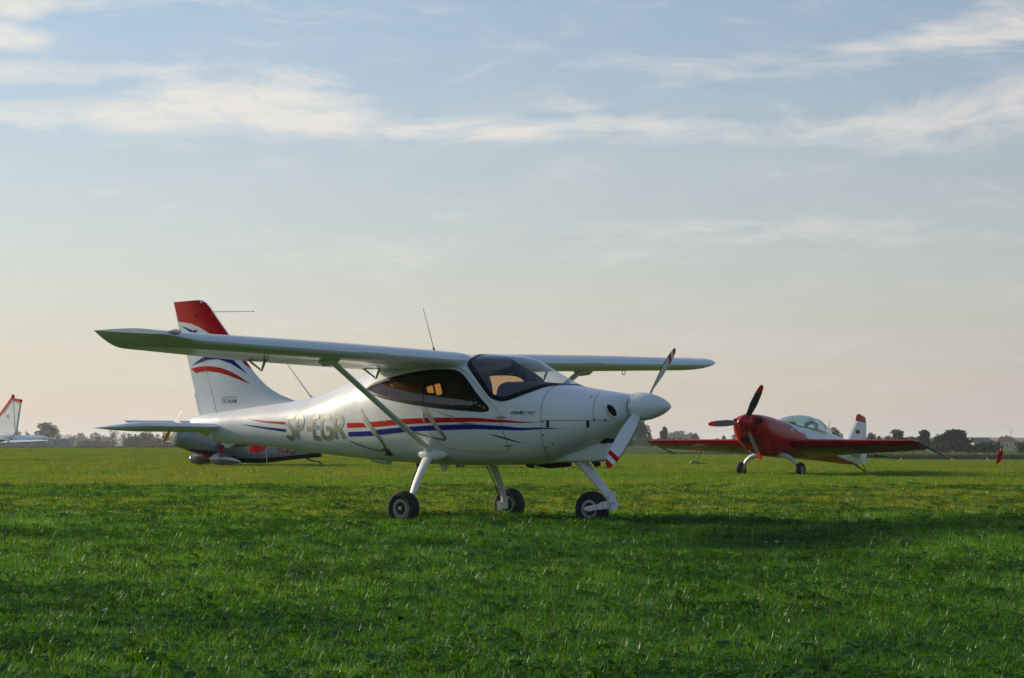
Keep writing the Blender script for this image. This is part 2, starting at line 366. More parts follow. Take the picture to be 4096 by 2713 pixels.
def build_ground():
    az = np.unique(np.concatenate([np.linspace(-math.pi, -.5, 22), np.linspace(-.5, .5, 140), np.linspace(.5, math.pi, 22)]))
    rad = np.array([0.5, 3, 6, 10, 15, 20, 26, 33, 42, 52, 60, 72, 90, 110, 135, 165, 200, 240, 275, 300, 309, 318, 330, 345, 370, 400, 450, 520, 600, 700, 800, 900, 1000, 1250, 1500, 1900, 2300, 2800, 3600, 5000.])
    V, Fc, Mi = [(0, 0, 0)], [], []
    for r in rad:
        for a in az[:-1]:
            x, y = r * math.sin(a), r * math.cos(a); V.append((x, y, terrain(x, y)))
    n = len(az) - 1
    for k in range(n): Fc.append((0, 1 + (k + 1) % n, 1 + k)); Mi.append(0)
    for i in range(len(rad) - 1):
        for k in range(n):
            Fc.append((1 + i * n + k, 1 + i * n + (k + 1) % n, 1 + (i + 1) * n + (k + 1) % n, 1 + (i + 1) * n + k))
            rr = rad[i]; u = 2048 + FPX * math.tan(max(-.6, min(.6, az[k])))
            if rr < 300: Mi.append(0)
            elif rr < 318 and 1900 < u < 2980: Mi.append(3)
            elif rr >= 1900 and u > 3000: Mi.append(2)
            else: Mi.append(1)
    o = mk('ground', V, Fc, None, None, True, 180, [G_TURF, G_FIELD, G_STUB, G_ROAD], Mi, recalc=False)
    for p in o.data.polygons[:1]:
        if p.normal.z < 0: o.data.flip_normals()
    tag(o, kind='structure')
build_ground()

# ------------------------------------------------------------------ the white high-wing aircraft
# local frame: +x nose, +y port, +z up, origin on the ground between the main wheels
ST = np.array([  # x, top, bottom, half width, height of greatest width, squareness above / below
    (-4.00, 1.115, 1.000, .035, 1.06, 2.0, 2.0), (-3.90, 1.140, 0.945, .070, 1.05, 2.0, 2.0), (-3.75, 1.160, 0.885, .100, 1.04, 2.0, 2.1),
    (-3.50, 1.185, 0.832, .135, 1.03, 2.0, 2.2), (-3.00, 1.235, 0.808, .190, 1.03, 2.05, 2.3), (-2.34, 1.300, 0.757, .270, 1.03, 2.1, 2.35),
    (-1.87, 1.373, 0.712, .335, 1.04, 2.15, 2.4), (-1.43, 1.503, 0.677, .410, 1.06, 2.2, 2.5), (-1.06, 1.621, 0.652, .470, 1.08, 2.3, 2.6),
    (-0.60, 1.735, 0.626, .540, 1.10, 2.5, 2.7), (-0.14, 1.765, 0.606, .580, 1.12, 2.7, 2.8), (0.25, 1.757, 0.602, .590, 1.13, 2.7, 2.8),
    (0.55, 1.745, 0.606, .585, 1.13, 2.6, 2.8), (0.775, 1.725, 0.611, .575, 1.12, 2.5, 2.7), (0.875, 1.702, 0.614, .570, 1.11, 2.45, 2.7),
    (1.023, 1.630, 0.620, .558, 1.10, 2.4, 2.7), (1.195, 1.545, 0.632, .540, 1.08, 2.4, 2.65), (1.45, 1.425, 0.690, .505, 1.07, 2.5, 2.5),
    (1.60, 1.397, 0.735, .475, 1.07, 2.5, 2.45), (1.88, 1.356, 0.835, .405, 1.08, 2.4, 2.3), (2.05, 1.335, 0.935, .325, 1.13, 2.3, 2.2),
    (2.15, 1.322, 1.020, .240, 1.17, 2.1, 2.1), (2.21, 1.318, 1.070, .140, 1.195, 2.0, 2.0)])
def surf(x, v, st=ST):
    """point on the fuselage skin: v = 0 top, negative round starboard, positive round port"""
    x = np.asarray(x, float); v = np.asarray(v, float)
    zt, zb, w, zc, nu, nl = [pchip(st[:, 0], st[:, i], x) for i in range(1, 7)]
    c = np.cos(v); s = np.sin(v); up = c >= 0; n = np.where(up, nu, nl); h = np.where(up, zt - zc, zc - zb)
    r = (np.abs(c) ** n + np.abs(s) ** n) ** (-1 / n)
    return np.stack([x, w * r * s, zc + h * r * c], -1)
def surf_off(x, v, off, st=ST):
    x = np.asarray(x, float); v = np.asarray(v, float); e = 2e-3
    p = surf(x, v, st); a = surf(x + e, v, st) - surf(x - e, v, st); b = surf(x, v + e, st) - surf(x, v - e, st)
    n = np.cross(b, a); n /= np.linalg.norm(n, axis=-1, keepdims=True) + 1e-12
    ctr = np.stack([x, x * 0, x * 0 + 1.1], -1); sg = np.sign(np.sum(n * (p - ctr), -1, keepdims=True)); sg[sg == 0] = 1
    return p + n * sg * off
KV = 0.55                                          # metres per unit of v, roughly
def skin(name, outer, parent, material, off, holes=(), step=.03, st=ST):
    vs, tr = fill2d(outer, holes, step, KV)
    P = surf_off([p[0] for p in vs], [p[1] for p in vs], off, st)
    return mk(name, P, tr, material, parent, True, 60)
def skin_tris(name, vs, tr, parent, material, off, st=ST):
    P = surf_off([p[0] for p in vs], [p[1] for p in vs], off, st)
    return mk(name, P, tr, material, parent, True, 60)
def skin_strip(name, pts, w0, w1, parent, material, off, st=ST):
    """ribbon of given width laid on the skin along a line of (x, v)"""
    D_ = []
    for a, b in zip(pts[:-1], pts[1:]):
        m = max(1, int(math.hypot(b[0] - a[0], (b[1] - a[1]) * KV) / .025)); D_ += [(a[0] + (b[0] - a[0]) * t / m, a[1] + (b[1] - a[1]) * t / m) for t in range(m)]
    D_.append(pts[-1]); A_ = np.array(D_); T_ = np.gradient(surf(A_[:, 0], A_[:, 1], st), axis=0); P0 = surf_off(A_[:, 0], A_[:, 1], off, st); Nn = P0 - surf(A_[:, 0], A_[:, 1], st)
    B_ = np.cross(T_, Nn); B_ /= np.linalg.norm(B_, axis=1, keepdims=True) + 1e-12; w = (np.linspace(w0, w1, len(A_)) / 2)[:, None]; n = len(A_)
    return mk(name, np.concatenate([P0 + B_ * w, P0 - B_ * w]), [(i, i + 1, n + i + 1, n + i) for i in range(n - 1)], material, parent, True, 60, recalc=False)
def v_at(x, z, side=-1, st=ST):
    x = np.asarray(x, float); z = np.asarray(z, float); lo = np.zeros(np.broadcast(x, z).shape); hi = lo + math.pi; x = x + lo
    for _ in range(26):
        m = (lo + hi) / 2; g = surf(x, m, st)[..., 2] > z; lo = np.where(g, m, lo); hi = np.where(g, hi, m)
    r = side * lo
    return r if r.shape else float(r)

SIDEWIN = [(-0.956, -1.007), (-0.877, -0.935), (-0.605, -0.917), (-0.367, -0.89), (-0.038, -0.85), (0.156, -0.836), (0.31, -0.845), (0.393, -0.877), (0.472, -0.944), (0.573, -1.07), (0.692, -1.251), (0.793, -1.377), (0.842, -1.44), (0.842, -1.489), (0.798, -1.526), (0.679, -1.535), (0.433, -1.512), (0.182, -1.48), (-0.011, -1.44), (-0.354, -1.35), (-0.657, -1.246), (-0.824, -1.152), (-0.93, -1.066)]
WS_OUT = [(0.375, 0.0), (0.38, -0.25), (0.40, -0.42), (0.411, -0.548), (0.424, -0.674), (0.45, -0.755), (0.499, -0.823), (0.6, -0.953), (0.723, -1.12), (0.806, -1.233), (0.855, -1.282), (0.916, -1.309), (0.987, -1.3), (1.053, -1.264), (1.176, -1.115), (1.303, -0.899), (1.374, -0.66), (1.422, -0.471), (1.455, -0.291), (1.475, -0.115), (1.48, 0.0)]
SIDEWIN = smooth_poly(SIDEWIN, 1)
mirror = lambda P: [(x, -v) for x, v in P][::-1]
ws = chaikin(WS_OUT, 1); WSCREEN = ws + mirror(ws)[1:-1]
WSCREEN_IN = inset(WSCREEN, .048, KV)
SIDEWIN_IN = inset(SIDEWIN, lambda p: .052 if p[0] > .45 else (.042 if p[0] > -.2 else .026), KV)
WS_HOLE = inset(WSCREEN, .028, KV); SW_HOLE = inset(SIDEWIN, .018, KV)

def build_high_wing():
    A = R(37.90)
    root = empty('high_wing_aircraft', (-0.5421, 23.2599, 0), -A)
    tag(root, 'white high-wing aircraft lettered SP-EGR with red and blue side stripes, nearest on the grass', 'aircraft')
    # --- fuselage skin with the window openings left out
    xs = np.unique(np.concatenate([np.linspace(-4.0, -1.1, 46), np.linspace(-1.1, 1.55, 148), np.linspace(1.55, 2.21, 34)]))
    nv = 176; vs = np.linspace(-math.pi, math.pi, nv + 1)[:-1]
    X, V = np.meshgrid(xs, vs, indexing='ij'); P = surf(X, V).reshape(-1, 3)
    XM, VM = np.meshgrid((xs[1:] + xs[:-1]) / 2, vs + math.pi / nv, indexing='ij')
    opening = inside_v(WS_HOLE, XM, VM) | inside_v(SW_HOLE, XM, -np.abs(VM))
    faces = []
    for i in range(len(xs) - 1):
        for k in range(nv):
            if opening[i, k]: continue
            faces.append((i * nv + k, (i + 1) * nv + k, (i + 1) * nv + (k + 1) % nv, i * nv + (k + 1) % nv))
    faces.append(tuple(range(nv))); faces.append(tuple((len(xs) - 1) * nv + k for k in range(nv - 1, -1, -1)))
    fus = mk('fuselage', P, faces, M_WHITE, root, True, 50)
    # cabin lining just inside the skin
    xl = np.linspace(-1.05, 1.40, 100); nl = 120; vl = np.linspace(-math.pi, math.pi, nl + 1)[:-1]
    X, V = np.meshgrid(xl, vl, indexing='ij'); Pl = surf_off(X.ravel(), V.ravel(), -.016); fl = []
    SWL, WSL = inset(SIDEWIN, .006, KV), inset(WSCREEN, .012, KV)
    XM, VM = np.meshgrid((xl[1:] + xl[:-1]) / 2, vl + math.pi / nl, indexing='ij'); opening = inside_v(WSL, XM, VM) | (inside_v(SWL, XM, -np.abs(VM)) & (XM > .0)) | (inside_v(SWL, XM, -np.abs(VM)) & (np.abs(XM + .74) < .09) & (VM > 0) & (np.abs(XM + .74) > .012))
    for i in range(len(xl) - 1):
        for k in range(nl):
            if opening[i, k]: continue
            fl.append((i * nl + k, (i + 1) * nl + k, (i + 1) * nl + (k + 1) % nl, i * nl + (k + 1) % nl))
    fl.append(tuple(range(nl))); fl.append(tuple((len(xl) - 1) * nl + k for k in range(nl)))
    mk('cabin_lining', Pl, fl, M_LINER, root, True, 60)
    # --- glazing
    w = skin('windscreen', WSCREEN, root, M_GLASS_W, .0015); tag(w, 'clear wrap-round windscreen with black border')
    skin('windscreen_border', WSCREEN, w, M_BLACK, .004, [WSCREEN_IN], .025)
    for side in (0, 1):
        o = SIDEWIN if side == 0 else mirror(SIDEWIN); i_ = SIDEWIN_IN if side == 0 else mirror(SIDEWIN_IN)
        w = skin('side_window', o, root, M_GLASS_S, .0015); tag(w, 'smoked brown side window tapering aft')
        skin('window_border', o, w, M_BLACK, .004, [i_], .02)
        # joint between door pane and rear quarter pane, and the round air vent
        pl = [(-0.018, -0.87), (-0.022, -1.1), (-0.024, -1.43)]; pl = pl if side == 0 else mirror(pl)
        skin('pane_joint', stroke(pl, .012, .012, KV), w, M_BLACK, .0055, (), .02)
        c = surf_off(.66, -1.39 if side == 0 else 1.39, .006); nrm = surf_off(.66, -1.39 if side == 0 else 1.39, .02) - c
        mb = MB().revolve([(-.012, .042), (.0, .046), (.006, .044), (.012, .03), (.014, .001)], c, nrm, 24); mb.build('air_vent', M_LAMP, w)
    # --- stripes and swooshes (adhesive film)
    def both(name, poly, material, off=.0022, step=.04):
        skin(name, poly, fus, material, off, (), step); skin(name, mirror(poly), fus, material, off, (), step)
    def strip2(name, pts, w0, w1, material, off):
        skin_strip(name, pts, w0, w1, fus, material, off); skin_strip(name, [(x, -v) for x, v in pts], w0, w1, fus, material, off)
    both('red_stripe', [(-0.82, -1.652), (-0.367, -1.628), (0.015, -1.632), (0.556, -1.640), (0.974, -1.640), (1.2, -1.632), (1.43, -1.640), (1.308, -1.655), (0.974, -1.697), (0.556, -1.725), (0.055, -1.737), (-0.354, -1.742), (-0.772, -1.764)], M_RED)
    both('red_stripe', [(-1.194, -1.638), (-0.926, -1.652), (-0.864, -1.764), (-1.181, -1.76)], M_RED)
    both('blue_stripe', [(-1.176, -1.864), (-0.798, -1.855), (-0.759, -1.958), (-1.176, -1.976)], M_BLUE)
    both('blue_stripe', [(-0.719, -1.832), (-0.354, -1.796), (0.05, -1.782), (0.5, -1.770), (0.969, -1.764), (1.439, -1.775), (1.715, -1.862), (1.439, -1.812), (0.978, -1.845), (0.6, -1.862), (0.178, -1.877), (-0.218, -1.886), (-0.679, -1.94)], M_BLUE)
    both('red_stripe', [(-2.908, -1.246), (-2.592, -1.388), (-2.258, -1.449), (-2.253, -1.557), (-2.587, -1.462), (-2.785, -1.341)], M_RED)
    both('blue_stripe', [(-3.04, -1.503), (-2.649, -1.638), (-2.244, -1.733), (-2.244, -1.845), (-2.587, -1.746), (-2.847, -1.625)], M_BLUE)
    strip2('swoosh', chaikin([(-0.985, -1.40), (-0.798, -1.746), (-0.640, -2.107), (-0.630, -2.242), (-0.715, -2.319), (-0.82, -2.305), (-1.018, -2.200), (-1.175, -2.09)]), .062, .014, M_CHROME, .0026)
    strip2('swoosh', chaikin([(-0.01, -1.44), (0.156, -1.782), (0.257, -1.99), (0.272, -2.04), (0.213, -2.052), (0.037, -1.985), (-0.152, -1.90)]), .058, .012, M_CHROME, .0026)
    strip2('swoosh', chaikin([(0.10, -1.495), (0.275, -1.575), (0.402, -1.638)]), .006, .03, M_CHROME, .0026)
    strip2('swoosh', chaikin([(0.46, -1.738), (0.578, -1.752), (0.69, -1.768)]), .022, .010, M_CHROME, .0026)
    both('swoosh', [(0.82, -1.925), (0.92, -1.955), (1.05, -2.01), (1.224, -2.107), (1.15, -2.085), (1.0, -2.020), (0.88, -1.962)], M_INK, .0026, .02)
    # --- registration letters, drawn stroke by stroke in a 1 x 2.3 box and laid on the skin
    G = {'S': ([[(.88, 1.92), (.80, 2.12), (.5, 2.2), (.2, 2.1), (.13, 1.8), (.2, 1.52), (.5, 1.25), (.8, .95), (.88, .6), (.8, .25), (.5, .12), (.2, .2), (.1, .45)]], 1.0),
         'P': ([[(.16, .1), (.16, 2.18)], [(.16, 2.15), (.55, 2.15), (.85, 1.95), (.88, 1.6), (.8, 1.25), (.5, 1.05), (.16, 1.05)]], .95),
         '-': ([[(.12, 1.0), (.72, 1.0)]], .75), 'E': ([[(.20, .10), (.20, 2.20)], [(.05, .17), (.92, .17)], [(.05, 2.13), (.88, 2.13)], [(.20, 1.18), (.78, 1.18)]], .98),
         'G': ([[(.95, 1.8), (.85, 2.08), (.55, 2.2), (.22, 2.05), (.1, 1.6), (.1, .7), (.22, .25), (.55, .1), (.9, .25), (.98, .6), (.98, 1.05), (.52, 1.05)]], 1.15),
         'R': ([[(.16, .1), (.16, 2.18)], [(.16, 2.15), (.55, 2.15), (.85, 1.97), (.88, 1.65), (.8, 1.32), (.5, 1.12), (.16, 1.12)], [(.5, 1.12), (.75, .6), (.95, .12)]], 1.05)}
    def letters(side):
        hgt, zb = .272, .868
        for ch, x, sx in [('S', -2.245, .150), ('P', -2.072, .138), ('-', -1.897, .115), ('E', -1.790, .142), ('G', -1.640, .182), ('R', -1.418, .176)]:
            strokes, adv = G[ch]; mb_v, mb_t = [], []
            for sidx, s_ in enumerate(strokes):
                pts = chaikin(s_, 2) if len(s_) > 4 else s_
                w_ = .052 / sx if ch != '-' else .050 / sx
                rib = []
                # dense resample, then ribbon with round ends
                P2 = []
                for a, b in zip(pts[:-1], pts[1:]):
                    m_ = max(1, int(math.hypot((b[0] - a[0]) * sx, (b[1] - a[1]) * hgt / 2.3) / .02))
                    P2 += [(a[0] + (b[0] - a[0]) * t / m_, a[1] + (b[1] - a[1]) * t / m_) for t in range(m_)]
                P2.append(pts[-1])
                base = len(mb_v); n_ = len(P2); sgn = []
                for i, p in enumerate(P2):
                    a, b = P2[max(i - 1, 0)], P2[min(i + 1, n_ - 1)]
                    tx, ty = (b[0] - a[0]) * sx, (b[1] - a[1]) * hgt / 2.3; l = math.hypot(tx, ty) or 1
                    hw = w_ * sx / 2 * (.55 if i in (0, n_ - 1) and ch != '-' else 1.0)
                    nx, ny = -ty / l * hw, tx / l * hw
                    for q in (1, -1): mb_v.append((p[0] * sx + nx * q, p[1] * hgt / 2.3 + ny * q, sidx))
                for i in range(n_ - 1):
                    k = base + 2 * i; mb_t += [(k, k + 1, k + 3), (k, k + 3, k + 2)]
            L3 = np.array(mb_v); xx = (x + L3[:, 0]) if side < 0 else (-1.245 - (x + 2.245) - L3[:, 0])
            Pn = surf_off(xx, v_at(xx, zb + L3[:, 1] - (x + 2.245) * .004, side), (.0022 + .0006 * L3[:, 2])[:, None])
            mk('registration_letter', Pn, mb_t, M_CHROME, fus, True, 60)
    letters(-1); letters(1)
    # --- small lettering on cowl flank and fin
    def script(txt, x0, x1, z0, z1, shear, bold, side=-1, spacing=1.0, parent=fus, name='lettering', mat_=M_INK):
        vs_, tr_ = text_polys(txt, shear, bold, spacing)
        ab = np.array(vs_); xx = x0 + (x1 - x0) * ab[:, 0] if side < 0 else x1 - (x1 - x0) * ab[:, 0]
        pts = list(zip(xx, v_at(xx, z0 + (z1 - z0) * ab[:, 1] + (xx - x0) * .02, side)))
        return skin_tris(name, pts, tr_, parent, mat_, .0025)
    for s_ in (-1, 1):
        script('P2008', 1.10, 1.245, 1.118, 1.152, .35, .03, s_)
        script('JC', 1.240, 1.29, 1.108, 1.150, .35, .0, s_)
        script('MKII', 1.292, 1.375, 1.118, 1.150, .35, .0, s_)
    # --- seams, latches, screws, hinges
    def seam(pts, w_=.006, name='panel_seam'):
        strip2(name, chaikin(pts, 2), w_ * .75, w_ * .75, M_SEAM, .0019)
    seam([(-0.227, -0.80), (0.068, -0.770), (0.297, -0.770), (0.42, -0.835), (0.587, -1.007), (0.789, -1.269), (0.974, -1.508), (0.978, -1.58), (0.982, -1.638), (1.009, -1.904), (1.026, -2.116), (1.026, -2.202), (0.995, -2.287), (0.943, -2.332), (0.626, -2.319), (0.283, -2.233), (0.195, -2.138), (0.134, -2.048), (0.059, -1.886), (-0.02, -1.737), (-0.024, -1.46)], .006, 'door_seam')
    seam([(1.43, -0.1), (1.43, -0.516), (1.436, -0.877), (1.44, -1.156), (1.444, -1.575), (1.44, -1.868), (1.413, -2.319), (1.338, -2.715)])
    zl = 1.058
    seam([(x, v_at(x, zl)) for x in np.linspace(1.444, 2.10, 12)], .005)
    seam([(1.90, -0.3), (1.962, -0.827), (1.975, -1.26), (1.978, v_at(1.978, zl))], .005)
    def knob(x, v, prof, name, material):
        for s_ in (1, -1):
            c = surf(x, v * s_); nrm = surf_off(x, v * s_, .02) - c; MB().revolve(prof, c, nrm, 12).build(name, material, fus)
    for x, v in [(1.90, -.75), (1.461, -1.625), (1.457, -1.972), (1.426, -2.314), (1.985, v_at(1.985, 1.066)), (2.07, v_at(2.07, 1.066)), (1.52, -2.25)]:
        knob(x, v, [(-.004, .009), (.003, .009), (.004, .001)], 'screw', M_DARKM)
    knob(1.17, -1.72, [(-.004, .014), (.002, .014), (.003, .001)], 'screw', M_WHITE2)
    for x in (1.517, 1.925):
        for s_ in (1, -1):
            c = Vector(surf_off(x, s_ * -v_at(x, 1.028) * -1 if s_ < 0 else v_at(x, 1.028), .004))
            MB().box(c, (.013, .006, .036)).box(c + Vector((0, 0, .018)), (.009, .010, .01)).build('cowl_latch', M_DARKM, fus, False)
    for x, v in [(0.978, -1.589), (1.022, -2.147)]:
        for s_ in (1, -1):
            c = Vector(surf_off(x, v * s_, .004))
            MB().tube([c + Vector((-.06, 0, -.004)), c + Vector((-.03, 0, 0)), c + Vector((.03, 0, 0)), c + Vector((.06, 0, -.004))], [.003, .013, .013, .003], 10).build('door_hinge', M_STEEL, fus)
    for s_ in (1, -1):
        c = Vector(surf_off(-.005, -1.62 * s_, .006)); MB().tube([c + Vector((-.008, 0, .045)), c, c + Vector((.018, 0, -.05))], [.008, .013, .007], 8).build('door_handle', M_STEEL, fus)
    # --- cowl intakes: raised lip and dark mouth on each cheek, and the chin inlet
    for s_ in (1, -1):
        c = Vector(surf(2.128, v_at(2.128, 1.155) * s_)); nrm = (Vector(surf_off(2.128, v_at(2.128, 1.155) * s_, .05)) - c).normalized()
        nrm = (nrm + Vector((.25, 0, 0))).normalized()
        a = Vector((-.10, -.12 * s_, -.9)).cross(nrm).normalized(); a = Vector((.42, -.35 * s_ * -1, -.62)); a = (a - nrm * a.dot(nrm)).normalized(); b = nrm.cross(a)
        def ring(ra, rb, off): return [c + nrm * off + a * math.cos(2 * math.pi * k / 28) * ra + b * math.sin(2 * math.pi * k / 28) * rb for k in range(28)]
        MB().loft([ring(.092, .054, -.03), ring(.086, .048, .003), ring(.078, .040, .011), ring(.070, .033, .008), ring(.066, .030, -.02)], 0, False).build('intake_lip', M_WHITE, fus)
        MB().loft([ring(.071, .034, .005), ring(.03, .016, .004), ring(.001, .001, .003)], 0, False).build('intake_mouth', M_HOLE, fus)
    MB().loft([[Vector((x, y, z)) for y, z in [(-w_, zt_), (-w_ * .9, zb_), (w_ * .9, zb_), (w_, zt_)]] for x, w_, zt_, zb_ in [(1.70, .10, .83, .80), (1.92, .13, .90, .835), (1.965, .12, .90, .845)]]).build('chin_inlet', M_HOLE, fus, False)
    # nose gear fairing under the cowl
    def kring(x, w_, zt_, zb_): return [Vector((x, y * w_, z)) for y, z in [(-1, zt_), (-1, zb_ + .06), (-.85, zb_ + .012), (-.5, zb_), (.5, zb_), (.85, zb_ + .012), (1, zb_ + .06), (1, zt_)]]
    MB().loft([kring(.95, .06, .64, .612), kring(1.2, .13, .72, .634), kring(1.5, .16, .84, .648), (kring(1.80, .15, .92, .652)), kring(1.90, .11, .90, .662), kring(1.935, .05, .86, .69)]).build('nose_gear_fairing', M_WHITE, root)
    # --- spinner and propeller
    zc_, xb = 1.195, 2.232
    MB().revolve([(0, .138), (.03, .141), (.10, .139), (.18, .126), (.25, .106), (.32, .077), (.375, .046), (.405, .020), (.417, .0)], (xb, 0, zc_), (1, 0, 0), 40).build('spinner', M_WHITE, root)
    MB().revolve([(-.03, .118), (.004, .122)], (xb, 0, zc_), (1, 0, 0), 32).build('spinner_backplate', M_DARKM, root)
    for k in range(5):
        for s_ in (1, -1):
            an = R(-80 + k * 33); MB().revolve([(-.003, .006), (.003, .006), (.004, .001)], (xb + .02, -math.cos(an) * .141 * s_, zc_ + math.sin(an) * .141), (0, -math.cos(an) * s_, math.sin(an)), 8).build('screw', M_DARKM, root)
    for s_ in (1, -1):
        Rd = Vector((0, -.714 * s_, -.70 * s_)).normalized(); T = Vector((0, .70 * s_, -.714 * s_)).normalized(); Xa = Vector((1, 0, 0))
        rings = []; mi = []
        rr = [.08, .12, .17, .24, .32, .42, .52, .60, .655, .66, .715, .72, .765, .77, .80, .822, .832]
        for r_ in rr:
            ch = float(np.interp(r_, [.08, .13, .24, .40, .55, .70, .78, .82, .832], [.075, .09, .115, .140, .142, .122, .102, .068, .02])); th = R(float(np.interp(r_, [.08, .25, .5, .83], [48, 38, 25, 17])))
            tk = float(np.interp(r_, [.08, .2, .5, .83], [.05, .034, .018, .006]))
            cv = T * math.cos(th) + Xa * math.sin(th); nv_ = Rd.cross(cv).normalized(); c0 = Vector((xb + .075, 0, zc_)) + Rd * r_
            rings.append([c0 + cv * (ch * (.5 - q)) + nv_ * (tk * w2) for q, w2 in [(0, 0), (.06, .32), (.25, .5), (.6, .38), (1, .04), (1, -.04), (.6, -.25), (.25, -.35), (.06, -.25)]])
        mb = MB()
        for i in range(len(rings) - 1): mb.loft(rings[i:i + 2], 1 if (.655 < rr[i] < .715 or rr[i] >= .768) else 0, i == len(rings) - 2)
        bl = mk('propeller_blade', mb.v, mb.f, None, root, True, 50, [M_WHITE2, M_RED], mb.m)
        le = [r2[0] for r2, r_ in zip(rings, rr) if r_ >= .17 and r_ < .75]
        MB().tube(le, .005, 6).build('leading_edge_guard', M_DARKM, bl)
    # --- wings
    AF_U = [(0, 0), (.008, .018), (.03, .036), (.08, .058), (.16, .077), (.28, .088), (.42, .085), (.58, .068), (.76, .042), (.9, .019), (1, .002)]
    AF_L = [(1, -.002), (.9, -.006), (.76, -.014), (.58, -.026), (.42, -.037), (.28, -.044), (.16, -.044), (.08, -.038), (.03, -.026), (.008, -.013)]
    def wing_ring(y, xl_, ch, zl_, inc, up=1.0, lo=1.0, te=0.0, n_=1):
        out = []
        for q, h in AF_U: out.append((q, h * up))
        for q, h in AF_L: out.append((q, h * lo + (1 - lo) * 0.0))
        ci, si = math.cos(inc), math.sin(inc)
        return [Vector((xl_ - q * ch * ci - h * ch * si * 0, y, zl_ - q * ch * si + h * ch + te * q ** 1.1)) for q, h in out]
    def wing(s_):
        zl = lambda y: 1.672 + .0195 * y          # leading edge height (dihedral)
        ch = lambda y: float(np.interp(y, [0, 2.3, 4.1, 4.5], [1.36, 1.36, 1.10, 1.04]))
        inc = lambda y: R(float(np.interp(y, [0, 2, 4.5], [3.0, 2.6, 1.9])))
        rings = []
        for y in [.30, .50, .8, 1.2, 1.8, 2.3, 2.8, 3.3, 3.8, 4.05]:
            rings.append(wing_ring(-s_ * y, .415, ch(y), zl(y), inc(y)))
        for t in np.linspace(.12, 1, 9):          # upswept tip: the lower surface curves up to the top edge
            y = 4.05 + .43 * t; k = math.sin(t * math.pi / 2)
            rings.append(wing_ring(-s_ * y, .415 - .17 * t ** 4, ch(y) - .17 * t ** 4, zl(y) + .045 * t ** 2.2, inc(y), up=1 - .45 * t ** 2, lo=1 - .95 * t ** 1.6, te=.085 * (1 - math.cos(t * math.pi / 2))))
        mb = MB().loft(rings)
        w = mb.build('wing', M_WHITE, root, True, 35)
        # point on the lower skin
        def lower(y, q, off=0.0):
            h = float(np.interp(q, [0, .03, .16, .42, .76, 1], [0, -.026, -.044, -.037, -.014, -.002]))
            return Vector((.415 - q * ch(y) * math.cos(inc(y)), -s_ * y, zl(y) - q * ch(y) * math.sin(inc(y)) + h * ch(y) - off))
        def lead(y, q, h): return Vector((.415 - q * ch(y), -s_ * y, zl(y) + h * ch(y)))
        # flap and aileron gaps, hinge line, rib seams
        mb = MB()
        for a, b, q in [(.55, 2.36, .72), (2.40, 4.0, .74)]:
            for i in range(6):
                y0, y1 = a + (b - a) * i / 6, a + (b - a) * (i + 1) / 6
                P0, P1, P2, P3 = lower(y0, q, .0015), lower(y1, q, .0015), lower(y1, q + .008, .0015), lower(y0, q + .008, .0015)
                mb.add([P0, P1, P2, P3], [(0, 1, 2, 3)])
        for y0 in (2.36, 2.40, 4.0):
            mb.add([lower(y0, .73, .0015), lower(y0, .99, .0015), lower(y0 + .012, .99, .0015), lower(y0 + .012, .73, .0015)], [(0, 1, 2, 3)])
        mb.build('control_gap', M_SEAM, w, False)
        # hinge brackets hanging below the trailing edge
        for y0 in (0.60, 2.30):
            a, b, c = lower(y0, .74, -.01), lower(y0, .92, -.01), lower(y0, .78, .105)
            mb = MB().tube([a, c], [.016, .011], 6).tube([b, c], [.011, .010], 6).box((a + b) / 2 + Vector((0, 0, -.004)), (.12, .012, .012)); mb.build('flap_hinge', M_LEG, w)
        # riveted seam dots along the spar
        mb = MB()
        for i in range(70):
            y0 = .65 + i * .048
            for q in (.30, .62): mb.box(lower(y0, q, .001), (.004, .004, .0012))
            top = lead(y0, .10, .0655); mb.box(top, (.004, .004, .002))
        tag(mb.build('rivets', M_SEAM, w, False), kind='stuff')
        # stall strip, tie-down ring, wingtip lamp
        mb = MB(); mb.prism([lead(1.66, -.002, .0), lead(1.66, -.012, .004), lead(1.66, -.002, .010)], Vector((0, 0, 0)))
        p0, p1 = lead(1.66, -.0, .004), lead(2.0, .0, .004)
        MB().tube([p0, p1], .008, 6).build('stall_strip', M_WHITE2, w)
        c = lower(2.93, .30, .022); n_ = 18
        MB().tube([c + Vector((math.cos(2 * math.pi * k / n_) * .022, 0, math.sin(2 * math.pi * k / n_) * .026)) for k in range(n_ + 1)], .005, 6, cap=False).build('tie_down_ring', M_STEEL, w)
        c = Vector((.36 if s_ > 0 else .27, -s_ * (4.41 if s_ > 0 else 4.38), zl(4.41) + (.062 if s_ > 0 else .03)))
        MB().tube([c + Vector((.055, s_ * .02, 0)), c + Vector((.035, s_ * .012, 0)), c, c + Vector((-.045, -s_ * .004, 0)), c + Vector((-.10, -s_ * .004, .004))], [.003, .020, .027, .019, .003], 14).build('wingtip_lamp', M_LAMP, w)
        # lift strut with cuff and fairing at the fuselage
        top = lower(2.10, .26, -.02); bot = Vector((0.0, -s_ * .50, .765))
        d_ = (bot - top)
        pts = [top + d_ * t for t in np.linspace(0, 1, 10)]
        rings = []
        ax = d_.normalized(); fx = Vector((1, 0, 0)) - ax * ax.x; fx.normalize(); fz = ax.cross(fx)
        for i, p in enumerate(pts):
            e = 1.0 if 0 < i < 9 else .95
            rings.append([p + fx * (math.cos(2 * math.pi * k / 20) * .046 * e) + fz * (math.sin(2 * math.pi * k / 20) * .019 * e) for k in range(20)])
        MB().loft(rings).build('lift_strut', M_WHITE, root)
        t0 = lower(2.10, .26, -.005)
